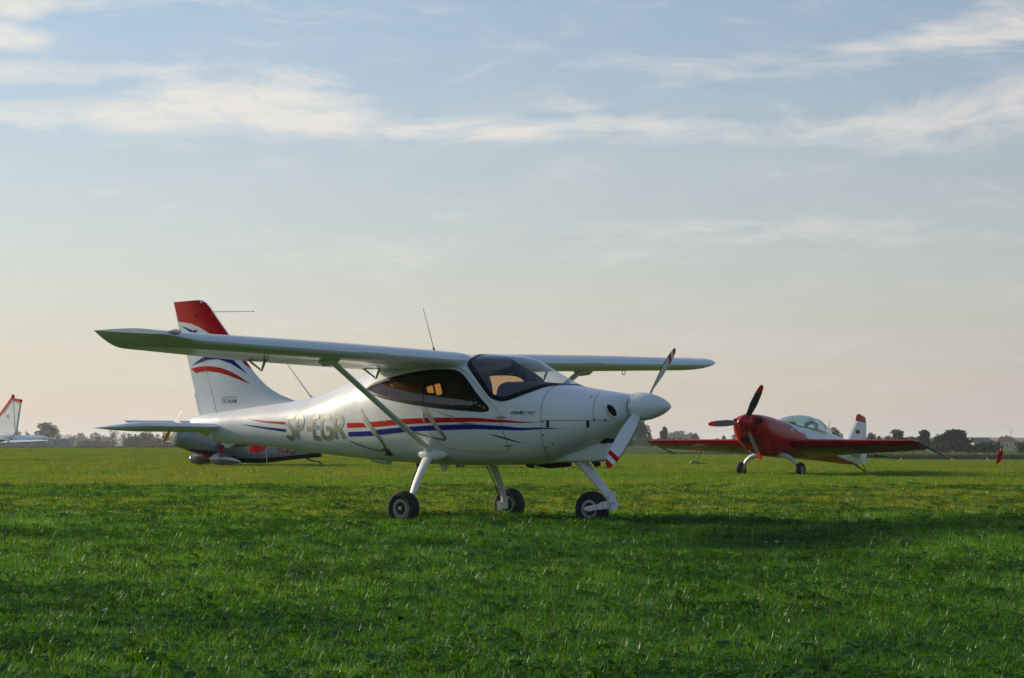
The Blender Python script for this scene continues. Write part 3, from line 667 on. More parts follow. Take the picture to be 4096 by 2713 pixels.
        MB().tube([t0 + Vector((.17, 0, .015)), t0 + Vector((.06, 0, -.018)), t0 + Vector((-.04, 0, -.028)), t0 + Vector((-.17, 0, .012))], [.006, .07, .07, .006], 14, flat=.55).build('strut_cuff', M_WHITE, w)
    wing(1); wing(-1)
    # fairing blisters where strut and gear leg meet the belly
    for s_ in (1, -1):
        rings = []
        for t in np.linspace(0, 1, 13):
            e = math.sin(math.pi * t) ** .6; x = .22 - .42 * t
            rings.append([Vector((x, -s_ * (.455 + .068 * e * math.cos(a_)), .722 + .075 * e * math.sin(a_))) for a_ in np.linspace(0, 2 * math.pi, 20, endpoint=False)])
        MB().loft(rings).build('strut_fairing', M_WHITE, root)
        MB().tube([Vector((-.0, -s_ * .49, .745)), Vector((.0, -s_ * .535, .79))], [.055, .045], 16, flat=.6).build('strut_collar', M_WHITE2, root)
        # curved leaf-spring leg
        P = [(.42, .70), (.52, .665), (.585, .575), (.645, .49), (.70, .40), (.745, .31), (.775, .20)]
        W_ = [.068, .065, .058, .052, .046, .040, .036]; TH = [.016, .015, .014, .013, .012, .011, .010]; rings = []
        for i, ((y, z), w_, th) in enumerate(zip(P, W_, TH)):
            a, b = P[max(i - 1, 0)], P[min(i + 1, len(P) - 1)]; ty, tz = b[0] - a[0], b[1] - a[1]; l = math.hypot(ty, tz); ny, nz = -tz / l, ty / l
            rings.append([Vector((-.02 + cx * w_, -s_ * (y + ny * cn * th), z + nz * cn * th)) for cx, cn in [(1, 0), (.8, .8), (0, 1), (-.8, .8), (-1, 0), (-.8, -.8), (0, -1), (.8, -.8)]])
        leg = MB().loft(rings).build('gear_leg', M_LEG, root, True, 50)
        MB().tube([Vector((-.105, -s_ * .53, .64)), Vector((-.09, -s_ * .64, .49)), Vector((-.075, -s_ * .74, .30)), Vector((-.06, -s_ * .78, .22))], .006, 6).build('brake_line', M_DARKM, leg)
        wheel(root, 'main_wheel', Vector((-.03, -s_ * .875, .172)), Vector((0, -s_, 0)), True)
        MB().box((-.03, -s_ * .785, .19), (.045, .012, .06)).box((-.09, -s_ * .80, .16), (.03, .03, .05)).build('brake_caliper', M_LEG, root, False)
    # --- nose gear
    MB().tube([(1.50, 0, .70), (1.585, 0, .635), (1.915, 0, .305)], [.058, .058, .040], 20).build('nose_leg', M_LEG, root)
    mb = MB().tube([(1.945, 0, .355), (1.945, 0, .195)], [.036, .036], 16).tube([(1.945, 0, .262), (1.945, 0, .250)], [.055, .055], 16).tube([(1.945, 0, .195), (1.945, 0, .178)], [.030, .026], 12)
    mb.box((1.935, 0, .215), (.04, .04, .04)); mb.build('nose_pivot', M_LEG, root, True, 35)
    for s_ in (1, -1):
        y = -s_ * .088
        prof = [(1.945, .262), (1.90, .258), (1.84, .235), (1.72, .212), (1.695, .204), (1.680, .186), (1.690, .166), (1.72, .158), (1.84, .176), (1.945, .190)]
        MB().prism([Vector((x, y, z)) for x, z in prof], (0, .009, 0)).build('nose_fork_arm', M_LEG, root, False)
        MB().revolve([(-.01, .022), (.014, .022), (.018, .010)], (1.70, y, .182), (0, -s_, 0), 14).build('axle_nut', M_LEG, root)
        for q in (.238, .205): MB().revolve([(-.002, .010), (.014, .010)], (1.905, y, q), (0, -s_, 0), 8).build('fork_bolt', M_STEEL, root)
    MB().box((1.905, 0, .225), (.030, .086, .030)).build('fork_yoke', M_LEG, root, False)
    wheel(root, 'nose_wheel', Vector((1.70, 0, .176)), Vector((0, -1, 0)), False)
    # --- tail
    fin_poly = [(-3.90, 2.482), (-3.845, 2.476), (-3.79, 2.45), (-3.725, 2.395), (-3.60, 2.26), (-3.456, 2.11), (-3.25, 1.885), (-3.01, 1.63), (-2.92, 1.555), (-2.829, 1.486), (-2.72, 1.425), (-2.603, 1.371), (-2.45, 1.325), (-2.342, 1.292), (-2.342, 1.20), (-3.56, 1.06), (-3.572, 1.156), (-3.799, 1.817), (-3.905, 2.13), (-3.935, 2.14), (-4.16, 2.075), (-4.21, 2.10), (-4.322, 2.474)]
    # thickness of fin at x,z : thin lens between leading and trailing edge
    def fin_le(z): return float(np.interp(z, [1.0, 1.2, 1.292, 1.325, 1.371, 1.425, 1.486, 1.555, 1.63, 1.885, 2.11, 2.26, 2.395, 2.45, 2.476], [-1.8, -2.1, -2.342, -2.45, -2.603, -2.72, -2.829, -2.92, -3.01, -3.25, -3.456, -3.6, -3.725, -3.79, -3.86]))
    def fin_te(z): return float(np.interp(z, [1.0, 1.152, 1.396, 1.853, 2.475], [-3.81, -3.863, -3.95, -4.10, -4.328]))
    def fin_y(x, z):
        l, t = fin_le(z), fin_te(z); c = min(l - t, 1.1); q = min(1, max(0, (l - x) / (l - t)))
        th = .075 * min(1, c / .9) * (1.0 if z > 1.35 else 1 + (1.35 - z) * 1.5)
        return th * (2.0 * math.sqrt(max(q * .35, 0)) * (1 - q)) * 1.05 + .003
    def fin_part(name, poly, material, off=0.0, parent=root, both_sides=True, step=.04, mb_only=False):
        vs_, tr_ = fill2d(poly, (), step); n_ = len(vs_); v, f = [], []
        for s_ in (-1, 1): v += [(x, s_ * (fin_y(x, z) + off), z) for x, z in vs_]
        f += [t for t in tr_] + [tuple(n_ + i for i in t[::-1]) for t in tr_]
        if off == 0.0:
            from collections import Counter
            ec = Counter(); dirn = {}
            for t in tr_:
                for a, b in ((t[0], t[1]), (t[1], t[2]), (t[2], t[0])): ec[tuple(sorted((a, b)))] += 1; dirn[tuple(sorted((a, b)))] = (a, b)
            for e, c in ec.items():
                if c == 1: a, b = dirn[e]; f.append((b, a, n_ + a, n_ + b))
        return mk(name, v, f, material, parent, True, 50, recalc=(off == 0.0))
    fin = fin_part('fin', [p for p in fin_poly], M_WHITE)
    rud = fin_part('rudder', [(-3.578, 1.150), (-3.803, 1.817), (-3.908, 2.118), (-4.160, 2.060), (-4.205, 2.075), (-4.100, 1.853), (-3.95, 1.405), (-3.968, 1.398), (-3.885, 1.155), (-3.84, 1.135), (-3.77, 1.118)], M_WHITE)
    red = smooth_poly([(-4.322, 2.474), (-3.90, 2.482)], 0)
    # red cap with its swept lower edge, red leading edge, blue and red arcs
    RED_TOP = [(-4.318, 2.472), (-3.90, 2.480), (-3.845, 2.474), (-3.79, 2.448), (-3.725, 2.393), (-3.60, 2.258), (-3.456, 2.108), (-3.25, 1.883), (-3.05, 1.672), (-3.12, 1.71), (-3.22, 1.80), (-3.40, 1.93), (-3.62, 2.055), (-3.85, 2.16), (-4.02, 2.215), (-4.24, 2.245)]
    fin_part('red_cap', RED_TOP, M_RED, .002, fin)
    fin_part('blue_arc', [(-4.20, 2.195), (-4.08, 2.165), (-3.85, 2.085), (-3.62, 1.975), (-3.40, 1.845), (-3.24, 1.73), (-3.07, 1.60), (-3.18, 1.66), (-3.34, 1.735), (-3.55, 1.79), (-3.72, 1.785), (-3.88, 1.755), (-4.01, 1.725), (-3.90, 1.775), (-3.78, 1.825), (-3.66, 1.87), (-3.72, 1.935), (-3.90, 2.05), (-4.06, 2.13)], M_BLUE, .002, fin)
    fin_part('red_arc', [(-4.025, 1.690), (-3.86, 1.712), (-3.68, 1.712), (-3.50, 1.690), (-3.33, 1.64), (-3.18, 1.575), (-3.03, 1.495), (-3.20, 1.548), (-3.38, 1.60), (-3.56, 1.640), (-3.74, 1.658), (-3.86, 1.650), (-3.93, 1.635)], M_RED, .002, fin)
    # rudder hinge seam and horn gap
    fin_part('rudder_gap', stroke([(-3.572, 1.16), (-3.80, 1.817), (-3.912, 2.125)], .006), M_SEAM2, .0028, fin)
    fin_part('horn_gap', stroke([(-4.20, 2.068), (-3.95, 2.128), (-3.90, 2.13)], .010), M_SEAM, .0028, fin)
    for txt, x0, x1, z0, z1, sh in [('TECNAM', -3.50, -3.245, 1.285, 1.33, .3), ('QUALITY AIRCRAFT SINCE 1948', -3.50, -3.245, 1.342, 1.358, 0)]:
        vs_, tr_ = text_polys(txt, sh, .01 if sh else 0, 1.25 if sh else 1.0)
        for s_ in (-1, 1):
            pts = [((x0 + (x1 - x0) * a) if s_ < 0 else (x1 - (x1 - x0) * a), z0 + (z1 - z0) * b) for a, b in vs_]
            mk('lettering', [(x, s_ * (fin_y(x, z) + .0025), z) for x, z in pts], tr_, M_INK, fin, False, recalc=False)
    MB().tube([(-3.70, 0, 2.338), (-3.02, 0, 2.321)], [.004, .003], 6).tube([(-3.03, 0, 2.321), (-3.015, 0, 2.321)], [.006, .006], 6).build('pitot_rod', M_DARKM, fin)
    MB().revolve([(-.01, .018), (.02, .014), (.028, .001)], (-3.93, -.02, 2.30), (0, -1, 0), 12).build('fin_lamp', M_LAMP, fin)
    # stabilator: low-set slab with raked tips, and the anti-servo tab
    def stab(s_):
        rings = []
        for y, xl_, ch, th in [(.06, -3.43, .66, .92), (.16, -3.42, .67, 1), (1.15, -3.40, .67, 1), (1.25, -3.42, .65, .9), (1.35, -3.55, .52, .7), (1.42, -3.72, .35, .5), (1.46, -3.92, .14, .3), (1.465, -4.0, .05, .2)]:
            n_ = 11; up = [(q, .058 * th * 2.2 * math.sqrt(q) * (1 - q) + .002) for q in np.linspace(0, 1, n_)]
            lo = [(q, -h) for q, h in up[::-1]]
            rings.append([Vector((xl_ - q * ch, -s_ * y, 1.012 + (y - .1) * .005 - (.030 * (-3.40 - xl_ + q * ch)) + h * 1.0 * min(1, ch / .5))) for q, h in up + lo[1:-1]])
        w = MB().loft(rings).build('stabilator', M_WHITE, root, True, 40)
        MB().loft([[Vector((x, -s_ * y, z)) for x, z in [(-4.085, 1.012), (-4.27, 1.088), (-4.272, 1.083), (-4.085, .995)]] for y in (.05, .80)]).build('trim_tab', M_WHITE, w, False)
        MB().box((-3.52, -s_ * .165, .93), (.02, .012, .05)).build('stabilator_horn', M_WHITE2, w, False)
    stab(1); stab(-1)
    MB().prism([Vector((-3.52, 0, .84)), Vector((-3.30, 0, .82)), Vector((-3.36, 0, .79)), Vector((-3.43, 0, .775)), Vector((-3.46, 0, .79))], (0, .012, 0)).build('tail_skid', M_WHITE2, root, False)
    # --- antennas, belly fittings
    MB().tube([(-2.10, 0, 1.315), (-2.165, 0, 1.375), (-2.505, 0, 1.724)], [.018, .008, .004], 8).build('whip_antenna', M_WHITE2, root)
    MB().tube([(-.14, -.25, 1.76), (-.155, -.25, 1.82), (-.16, -.25, 1.84), (-.30, -.25, 2.25)], [.014, .012, .004, .0025], 8).build('whip_antenna', M_DARKM, root)
    MB().loft([[Vector((x, y, z)) for x, y in [(a_, 0), ((a_ + b_) / 2, .010), (b_, 0), ((a_ + b_) / 2, -.010)]] for z, a_, b_ in [(.64, -.13, -.28), (.60, -.14, -.27), (.535, -.19, -.255)]]).build('blade_antenna', M_LEG, root)
    MB().tube([(-1.30, 0, .70), (-1.2, 0, .665), (-1.06, 0, .648), (-.98, 0, .64), (-.93, 0, .66)], [.01, .05, .055, .045, .01], 14, flat=.8).build('belly_fairing', M_WHITE, root)
    MB().tube([(.93, .10, .635), (1.10, .10, .615), (1.35, .12, .63)], [.035, .04, .03], 12).tube([(.93, -.05, .62), (1.0, -.05, .60)], [.03, .02], 10).build('exhaust_pipe', M_DARKM, root)
    MB().tube([(1.72, 0, .66), (1.76, 0, .63), (1.80, 0, .625)], [.03, .035, .015], 10).build('drain_cup', M_DARKM, root)
    # --- cabin: panel, two seats, bulkhead, control sticks
    rings = []
    for x, zt in [(.84, 1.40), (.86, 1.44), (.92, 1.458), (1.05, 1.455), (1.2, 1.44), (1.32, 1.415), (1.40, 1.39)]:
        hw = min(.44, abs(float(surf(x, v_at(x, min(zt, float(surf(x, 0)[2]) - .03)))[1])) - .03)
        rings.append([Vector((x, y, z)) for y, z in [(-hw - .05, .95), (-hw - .03, 1.28), (-hw, zt - .03), (-hw * .9, zt - .006), (-hw * .5, zt), (0, zt + .008), (hw * .5, zt), (hw * .9, zt - .006), (hw, zt - .03), (hw + .03, 1.28), (hw + .05, .95)]])
    MB().loft(rings).build('instrument_panel', M_DASH, root, True, 40)
    MB().tube([(.92, -.02, 1.44), (.93, -.02, 1.49), (.96, -.02, 1.52), (1.0, -.02, 1.53)], [.03, .045, .045, .02], 12).build('compass', M_DASH, root)
    for s_ in (1, -1):
        st_ = MB().prism([Vector((x, -s_ * .27, z)) for x, z in [(.30, .80), (.34, .92), (.28, .98), (-.14, .93), (-.20, .84)]], (0, .21, 0)).build('seat', M_SEAT, root, True, 30)
        MB().prism([Vector((x, -s_ * .27, z)) for x, z in [(-.12, .90), (-.22, 1.30), (-.28, 1.36), (-.36, 1.34), (-.36, 1.28), (-.22, .84)]], (0, .20, 0)).build('seat_back', M_SEAT, st_, True, 30)
        MB().tube([(-.31, -s_ * .27, 1.36), (-.33, -s_ * .27, 1.47)], [.09, .09], 12, flat=.45).build('head_rest', M_SEAT, st_)
        MB().tube([(.58, -s_ * .25, .75), (.54, -s_ * .25, 1.02), (.52, -s_ * .25, 1.12)], [.012, .012, .02], 8).build('control_stick', M_DARKM, root)
    MB().box((-.62, 0, .98), (.02, .46, .28)).build('rear_bulkhead', M_LINER, root, False)
    return root
def wheel(root, name, c, ax, open_hub, r=.18, w=.066):
    """tyre, rim, hub; ax points to the outboard side"""
    h = empty(name, (0, 0, 0)); h.parent = root
    prof = [(-w * .70, r * .50), (-w * .92, r * .62), (-w, r * .80), (-w * .86, r * .93), (-w * .5, r * .99), (0, r), (w * .5, r * .99), (w * .86, r * .93), (w, r * .80), (w * .92, r * .62), (w * .70, r * .50)]
    t = MB(); rings = []; ax = Vector(ax).normalized(); a = ax.cross(Vector((0, 0, 1))).normalized(); b = ax.cross(a); n = 40
    for s, q in prof: rings.append([c + ax * s + (a * math.cos(2 * math.pi * k / n) + b * math.sin(2 * math.pi * k / n)) * q for k in range(n)])
    t.loft(rings, 0, False).build('tyre', M_RUBBER, h)
    for sg in (1, -1):
        m = MB(); rr = [[c + ax * s * sg + (a * math.cos(2 * math.pi * k / n) + b * math.sin(2 * math.pi * k / n)) * q for k in range(n)] for s, q in [(w * .70, r * .58), (w * .80, r * .51), (w * .82, r * .49), (w * .80, r * .385), (w * .70, r * .365), (w * .25, r * .35)]]
        m.loft(rr, 0, False).build('rim', M_RIM, h)
        m = MB(); m.loft([[c + ax * s * sg + (a * math.cos(2 * math.pi * k / n) + b * math.sin(2 * math.pi * k / n)) * q for k in range(n)] for s, q in [(w * .27, r * .36), (w * .28, .001)]], 0, False).build('hub_disc', M_DARKM, h)
        MB().revolve([(0, r * .17), (w * .75, r * .14), (w * .85, r * .05)], c, ax * sg, 14).build('axle_cap', M_BRASS, h)
    return h
high_wing = build_high_wing()

# ------------------------------------------------------------------ other aircraft on the field
M_REDP = mat('red_paint', (.41, .004, .010), .25, coat=.15, spec=.3, var=.04, vscale=4)
M_REDD = mat('dark_red_paint', (.30, .006, .010), .25, coat=.4)
M_UNDER = mat('underside_grey', (.20, .20, .19), .4, coat=.1)
M_BLUEP = mat('blue_paint', (.02, .06, .25), .2, coat=.6)
M_BLADE = mat('black_composite', (.018, .017, .018), .4, coat=.2)
M_ALU = mat('gear_aluminium', (.55, .56, .58), .35, metal=.4, var=.08, vscale=20)
M_CANOPY = glass_mat('green_canopy', (.60, .80, .72), f0=.10, haze=.20)
M_SILVER = mat('silver_grey_paint', (.22, .245, .26), .3, metal=.25, coat=.3, var=.08, vscale=6)
M_PANT = mat('polished_silver', (.45, .46, .48), .28, metal=.7)
M_WOOD = mat('varnished_wood', (.50, .24, .05), .3, coat=.6, var=.3, vscale=10, streak=(1, 8, 1))
M_CREAM = mat('white_wood_tip', (.75, .72, .62), .4)
def grid_body(name, st, parent, mats, pick, nx=90, nv=64, cap=True):
    xs = np.linspace(st[0, 0], st[-1, 0], nx); vs = np.linspace(-math.pi, math.pi, nv + 1)[:-1]
    X, V = np.meshgrid(xs, vs, indexing='ij'); P = surf(X, V, st); Pf = P.reshape(-1, 3); F_, M_ = [], []
    for i in range(nx - 1):
        for k in range(nv):
            k2 = (k + 1) % nv; F_.append((i * nv + k, (i + 1) * nv + k, (i + 1) * nv + k2, i * nv + k2))
            c = (P[i, k] + P[i + 1, k] + P[i, k2] + P[i + 1, k2]) / 4; M_.append(pick(c[0], c[1], c[2]))
    if cap: F_.append(tuple(range(nv))); F_.append(tuple((nx - 1) * nv + k for k in range(nv - 1, -1, -1))); M_ += [pick(*P[0].mean(0)), pick(*P[-1].mean(0))]
    return mk(name, Pf, F_, None, parent, True, 50, mats, M_)
def slab(name, parent, rows, material, mats=None, pick=None, thick=.14, tilt=0.0):
    """lifting surface from (y, x_lead, chord, z[, thickness]) rows"""
    rings = []; q_ = [0, .01, .04, .1, .2, .35, .55, .8, 1]
    for r in rows:
        y, xl, ch, z = r[:4]; t = r[4] if len(r) > 4 else thick
        up = [(q, t * .5 * (2.6 * math.sqrt(q) * (1 - q) ** .9 * .62 + .0)) for q in q_]
        rings.append([Vector((xl - q * ch, y, z + h * ch - q * ch * tilt)) for q, h in up] + [Vector((xl - q * ch, y, z - h * ch - q * ch * tilt)) for q, h in up[::-1][1:-1]])
    mb = MB(); n = len(rings[0])
    if pick is None: return mb.loft(rings).build(name, material, parent, True, 40)
    for i in range(len(rings) - 1):
        v = rings[i] + rings[i + 1]
        for k in range(n):
            k2 = (k + 1) % n; c = (v[k] + v[k2] + v[n + k] + v[n + k2]) / 4; mb.add([v[k], v[k2], v[n + k2], v[n + k]], [(0, 1, 2, 3)], pick(i, k, c))
    mb.add(rings[0], [tuple(range(n))], 0); mb.add(rings[-1], [tuple(range(n - 1, -1, -1))], 0)
    import bmesh
    o = mb.build(name, None, parent, False, 40, mats); bm = bmesh.new(); bm.from_mesh(o.data); bmesh.ops.remove_doubles(bm, verts=bm.verts, dist=1e-4); bmesh.ops.recalc_face_normals(bm, faces=bm.faces); bm.to_mesh(o.data); bm.free()
    o.data.shade_smooth(); o.data.set_sharp_from_angle(angle=R(40)); return o
def plate(name, poly, y, th, material, parent, off=0):
    return MB().prism([Vector((x, y, z)) for x, z in poly], (0, th, 0)).build(name, material, parent, False)
def prop(root, c, angles, radius, chord, mats, tip=.8, tilt=0.0, twist=(40, 16), sg=-1):
    for an in angles:
        a = R(an); Rd = Vector((0, math.cos(a), math.sin(a))); T = Vector((0, -math.sin(a), math.cos(a))); Xa = Vector((1, 0, 0)); rings = []; rr = np.linspace(.06, 1, 16)
        for t in rr:
            th = R(twist[0] + (twist[1] - twist[0]) * t); ch = chord * float(np.interp(t, [0, .2, .5, .8, .95, 1], [.45, .7, 1, .85, .6, .35])); tk = float(np.interp(t, [0, .3, 1], [.05, .03, .008]))
            cv = T * sg * math.cos(th) + Xa * math.sin(th); nv = Rd.cross(cv).normalized(); c0 = Vector(c) + Rd * radius * t
            rings.append([c0 + cv * ch * (.5 - q) + nv * tk * w for q, w in [(0, 0), (.1, .4), (.3, .5), (.7, .3), (1, 0), (.7, -.2), (.3, -.35), (.1, -.3)]])
        mb = MB()
        for i in range(len(rings) - 1): mb.loft(rings[i:i + 2], 1 if rr[i] >= tip else 0, i == len(rings) - 2)
        mk('propeller_blade', mb.v, mb.f, None, root, True, 50, mats, mb.m)

AST = np.array([(-4.98, .70, .26, .03, .46, 2, 2), (-4.5, .775, .23, .09, .50, 2.1, 2.1), (-4.0, .85, .25, .15, .54, 2.2, 2.2), (-3.0, 1.02, .31, .26, .64, 2.3, 2.3), (-2.2, 1.13, .36, .35, .72, 2.4, 2.4),
                (-1.4, 1.19, .40, .41, .79, 2.5, 2.5), (-.6, 1.27, .43, .44, .87, 2.5, 2.5), (0, 1.345, .46, .455, .93, 2.5, 2.5), (.5, 1.41, .52, .465, 1.0, 2.6, 2.4), (.85, 1.435, .66, .455, 1.08, 2.6, 2.3),
                (1.02, 1.435, .84, .42, 1.16, 2.6, 2.3), (1.09, 1.42, .94, .36, 1.2, 2.5, 2.2)])
def aerobatic(loc, heading, label, main, second, tipmat, flag=True, group=None):
    root = empty('aerobatic_aircraft', loc, math.atan2(heading[1], heading[0])); tag(root, label, 'aircraft')
    line = lambda x: float(np.interp(x, [-4.5, -2.9, -1.7, -.6, -.35], [.25, .48, .78, .98, 1.08]))
    front = lambda z: float(np.interp(z, [.98, 1.05, 1.12, 1.2, 1.3, 1.4], [-1.0, -.62, -.46, -.36, -.22, -.1]))
    def pick(x, y, z):
        if -2.55 < x < -.62 and abs(y) < .30 and z > 1.02: return 2
        if -3.5 < x < -2.72 and z > 1.02 + (x + 2.72) * .12 and abs(y) < .2: return 0
        return 0 if (z < line(x) or x > front(z)) else 1
    f = grid_body('fuselage', AST, root, [main, second, M_LINER], pick, 260, 120)
    # canopy
    KX = [-.46, -.62, -.85, -1.15, -1.5, -1.85, -2.2, -2.5, -2.74, -2.84]; KZ = [1.29, 1.345, 1.395, 1.43, 1.445, 1.425, 1.36, 1.275, 1.18, 1.12]; KW = [.10, .20, .28, .33, .345, .34, .31, .27, .21, .15]
    rings = []
    for x, z, w in zip(KX, KZ, KW):
        zb = float(np.interp(x, [-2.84, -2.2, -1.4, -.46], [.98, 1.0, 1.06, 1.22])); rings.append([Vector((x, w * 1.1 * math.sin(a), zb + (z - zb) * math.cos(a) ** .85)) for a in np.linspace(-math.pi / 2, math.pi / 2, 20)])
    mb = MB(); n = 20
    for i in range(len(rings) - 1):
        mb.add(rings[i] + rings[i + 1], [(k, k + 1, n + k + 1, n + k) for k in range(n - 1)])
    import bmesh
    c = mb.build('canopy', M_CANOPY, root, True, 60); bm = bmesh.new(); bm.from_mesh(c.data); bmesh.ops.remove_doubles(bm, verts=bm.verts, dist=1e-4); bm.to_mesh(c.data); bm.free(); c.data.shade_smooth()
    for k in (6, 9):
        MB().tube(rings[k], .016, 6).build('canopy_frame', second, c)
    MB().tube([(-2.05, -.16, 1.0), (-2.10, -.13, 1.22), (-2.12, 0, 1.28), (-2.10, .13, 1.22), (-2.05, .16, 1.0)], .05, 8).build('seat_back', M_SEAT, root)
    MB().prism([Vector((x, 0, z)) for x, z in [(-.62, 1.12), (-.66, 1.27), (-.80, 1.28), (-.92, 1.12)]], (0, .24, 0)).build('instrument_panel', M_DASH, root)
    # cowl openings, spinner, propeller
    for s in (-1, 1): MB().box((1.09, s * .285, 1.285), (.03, .075, .055)).build('cowl_intake', M_HOLE, root, False)
    MB().box((.98, 0, .86), (.09, .20, .07)).build('cowl_intake', M_HOLE, root, False)
    MB().revolve([(0, .205), (.06, .205), (.18, .175), (.30, .125), (.39, .065), (.43, .025), (.44, .0)], (1.10, 0, 1.245), (1, 0, .04), 32).build('spinner', main, root)
    prop(root, (1.24, 0, 1.25), (62, 182, 296), .95, .17, [M_BLADE, tipmat], .78, sg=1)
    # wing with chequered underside
    for s in (-1, 1):
        rows = [(s * (.30 + (3.42 - .30) * t), -.12 - .16 * t, 1.55 - .78 * t, .83 + .0 * t, .25 - .03 * t) for t in np.linspace(0, 1, 17)] + [(s * 3.47, -.32, .68, .82, .06)]
        def chk(i, k, c):
            if k < 8: return 0
            return (0 if ((i // 2) + (0 if k < 11 else 1)) % 2 else 1) if k > 8 and i > 1 and k < 12 else 0
        w = slab('wing', root, rows, None, [main, M_UNDER], chk, tilt=.25)
        MB().tube([(-.32, s * 3.49, .82), (-.44, s * 3.51, .79), (-1.72, s * 3.53, .50)], [.012, .02, .02], 6).build('sight_rod', M_BLADE, w)
        MB().tube([(-1.25, s * 3.53, .605), (-.95, s * 3.46, .68)], .006, 5).tube([(-1.36, s * 3.53, .58), (-1.48, s * 3.50, .78)], .006, 5).build('sight_brace', M_BLADE, w)
        # aileron spade
        zs = .50 if s > 0 else .32
        MB().tube([(-1.0, s * 2.40, .60), (-.92, s * 2.40, (zs + .58) / 2), (-.77, s * 2.40, zs + .02)], [.012, .01, .008], 6).build('spade_arm', M_ALU, w)
        MB().prism([Vector((-.52, s * 2.40, zs + .04)), Vector((-.88, s * 2.15, zs - .04)), Vector((-.88, s * 2.65, zs - .04))], Vector((.004, 0, .008))).build('spade', M_WHITE2, w, False)
        # sprung gear leg, wheel
        P = [(.05, s * .22, .50), (.05, s * .36, .50), (.04, s * .50, .45), (.03, s * .61, .37), (.02, s * .68, .27), (.01, s * .70, .16)]
        MB().tube(P, [.07, .062, .052, .045, .04, .036], 10, flat=.55, up=(1, 0, 0)).build('gear_leg', M_ALU, root)
        wheel(root, 'main_wheel', Vector((.0, s * .77, .168)), Vector((0, s, 0)), True, .168, .06)
        slab('tailplane', root, [(s * .05, -4.02, .85, .66, .09), (s * .8, -4.12, .72, .66, .09), (s * 1.5, -4.25, .55, .66, .08), (s * 1.55, -4.33, .42, .66, .04)], second, tilt=.17)
    # fin and rudder
    fn = plate('fin', [(-4.02, .80), (-4.10, .83), (-4.60, 1.31), (-4.74, 1.31), (-4.74, .40)], 0, .03, second, root)
    rd = plate('rudder', [(-4.75, .27), (-4.75, 1.315), (-4.60, 1.325), (-4.66, 1.45), (-4.72, 1.49), (-5.05, 1.41), (-5.12, 1.22), (-5.10, .30), (-5.02, .22)], 0, .026, second, root)
    plate('rudder_cap', [(-4.598, 1.327), (-4.66, 1.453), (-4.72, 1.494), (-5.055, 1.413), (-5.10, 1.27)], 0, .029, main, rd)
    if flag:
        for s in (-1, 1):
            plate('flag_upper', [(-4.49, 1.10), (-4.49, 1.18), (-4.72, 1.18), (-4.72, 1.10)], s * .0315, .001, M_WHITE2, fn)
            plate('flag_lower', [(-4.49, 1.005), (-4.49, 1.099), (-4.72, 1.099), (-4.72, 1.005)], s * .0315, .001, M_RED, fn)
        for s in (-1, 1):
            vs_, tr_ = text_polys('SP-TLA', 0, .02); ab = np.array(vs_); xx = (-4.62 + .62 * ab[:, 0]) if s < 0 else (-4.0 - .62 * ab[:, 0])
            zz = .40 + .16 * ab[:, 1] + (xx + 4.3) * .12; P = surf_off(xx, v_at(xx, zz, s, AST), .004, AST); mk('registration_letters', P, tr_, M_INK, f, False, recalc=False)
            vs_, tr_ = text_polys('EC', .3, .03); ab = np.array(vs_); xx = (-.40 + .24 * ab[:, 0]) if s < 0 else (-.16 - .24 * ab[:, 0])
            P = surf_off(xx, v_at(xx, 1.055 + .07 * ab[:, 1], s, AST), .004, AST); mk('lettering', P, tr_, M_WHITE2, f, False, recalc=False)
    # tail wheel on its spring, steering link, aerial
    MB().tube([(-4.42, 0, .27), (-4.62, 0, .20), (-4.95, 0, .09), (-5.02, 0, .07)], [.03, .025, .018, .02], 8).build('tail_spring', M_DARKM, root)
    MB().tube([(-4.95, 0, .25), (-5.08, 0, .12)], .012, 6).build('steering_link', M_DARKM, root)
    wheel(root, 'tail_wheel', Vector((-5.04, 0, .055)), Vector((0, -1, 0)), False, .055, .018)
    MB().tube([(-3.05, 0, 1.0), (-3.07, 0, 1.12), (-3.10, 0, 1.34)], [.012, .008, .003], 6).build('whip_antenna', M_DARKM, root)
    return root
b = R(34.2)
aerobatic((6.0, 51.6, 0), (-math.sin(b), -math.cos(b)), 'red and white low-wing aerobatic aircraft with bubble canopy and three-blade propeller', M_REDP, M_WHITE, M_RED)
b = R(40)
aerobatic((-2.08, 64.4, 0), (-math.sin(b), -math.cos(b)), 'dark-tyred tailwheel aircraft almost hidden behind the white high-wing aircraft', M_BLUEP, M_WHITE, M_WHITE2, False)

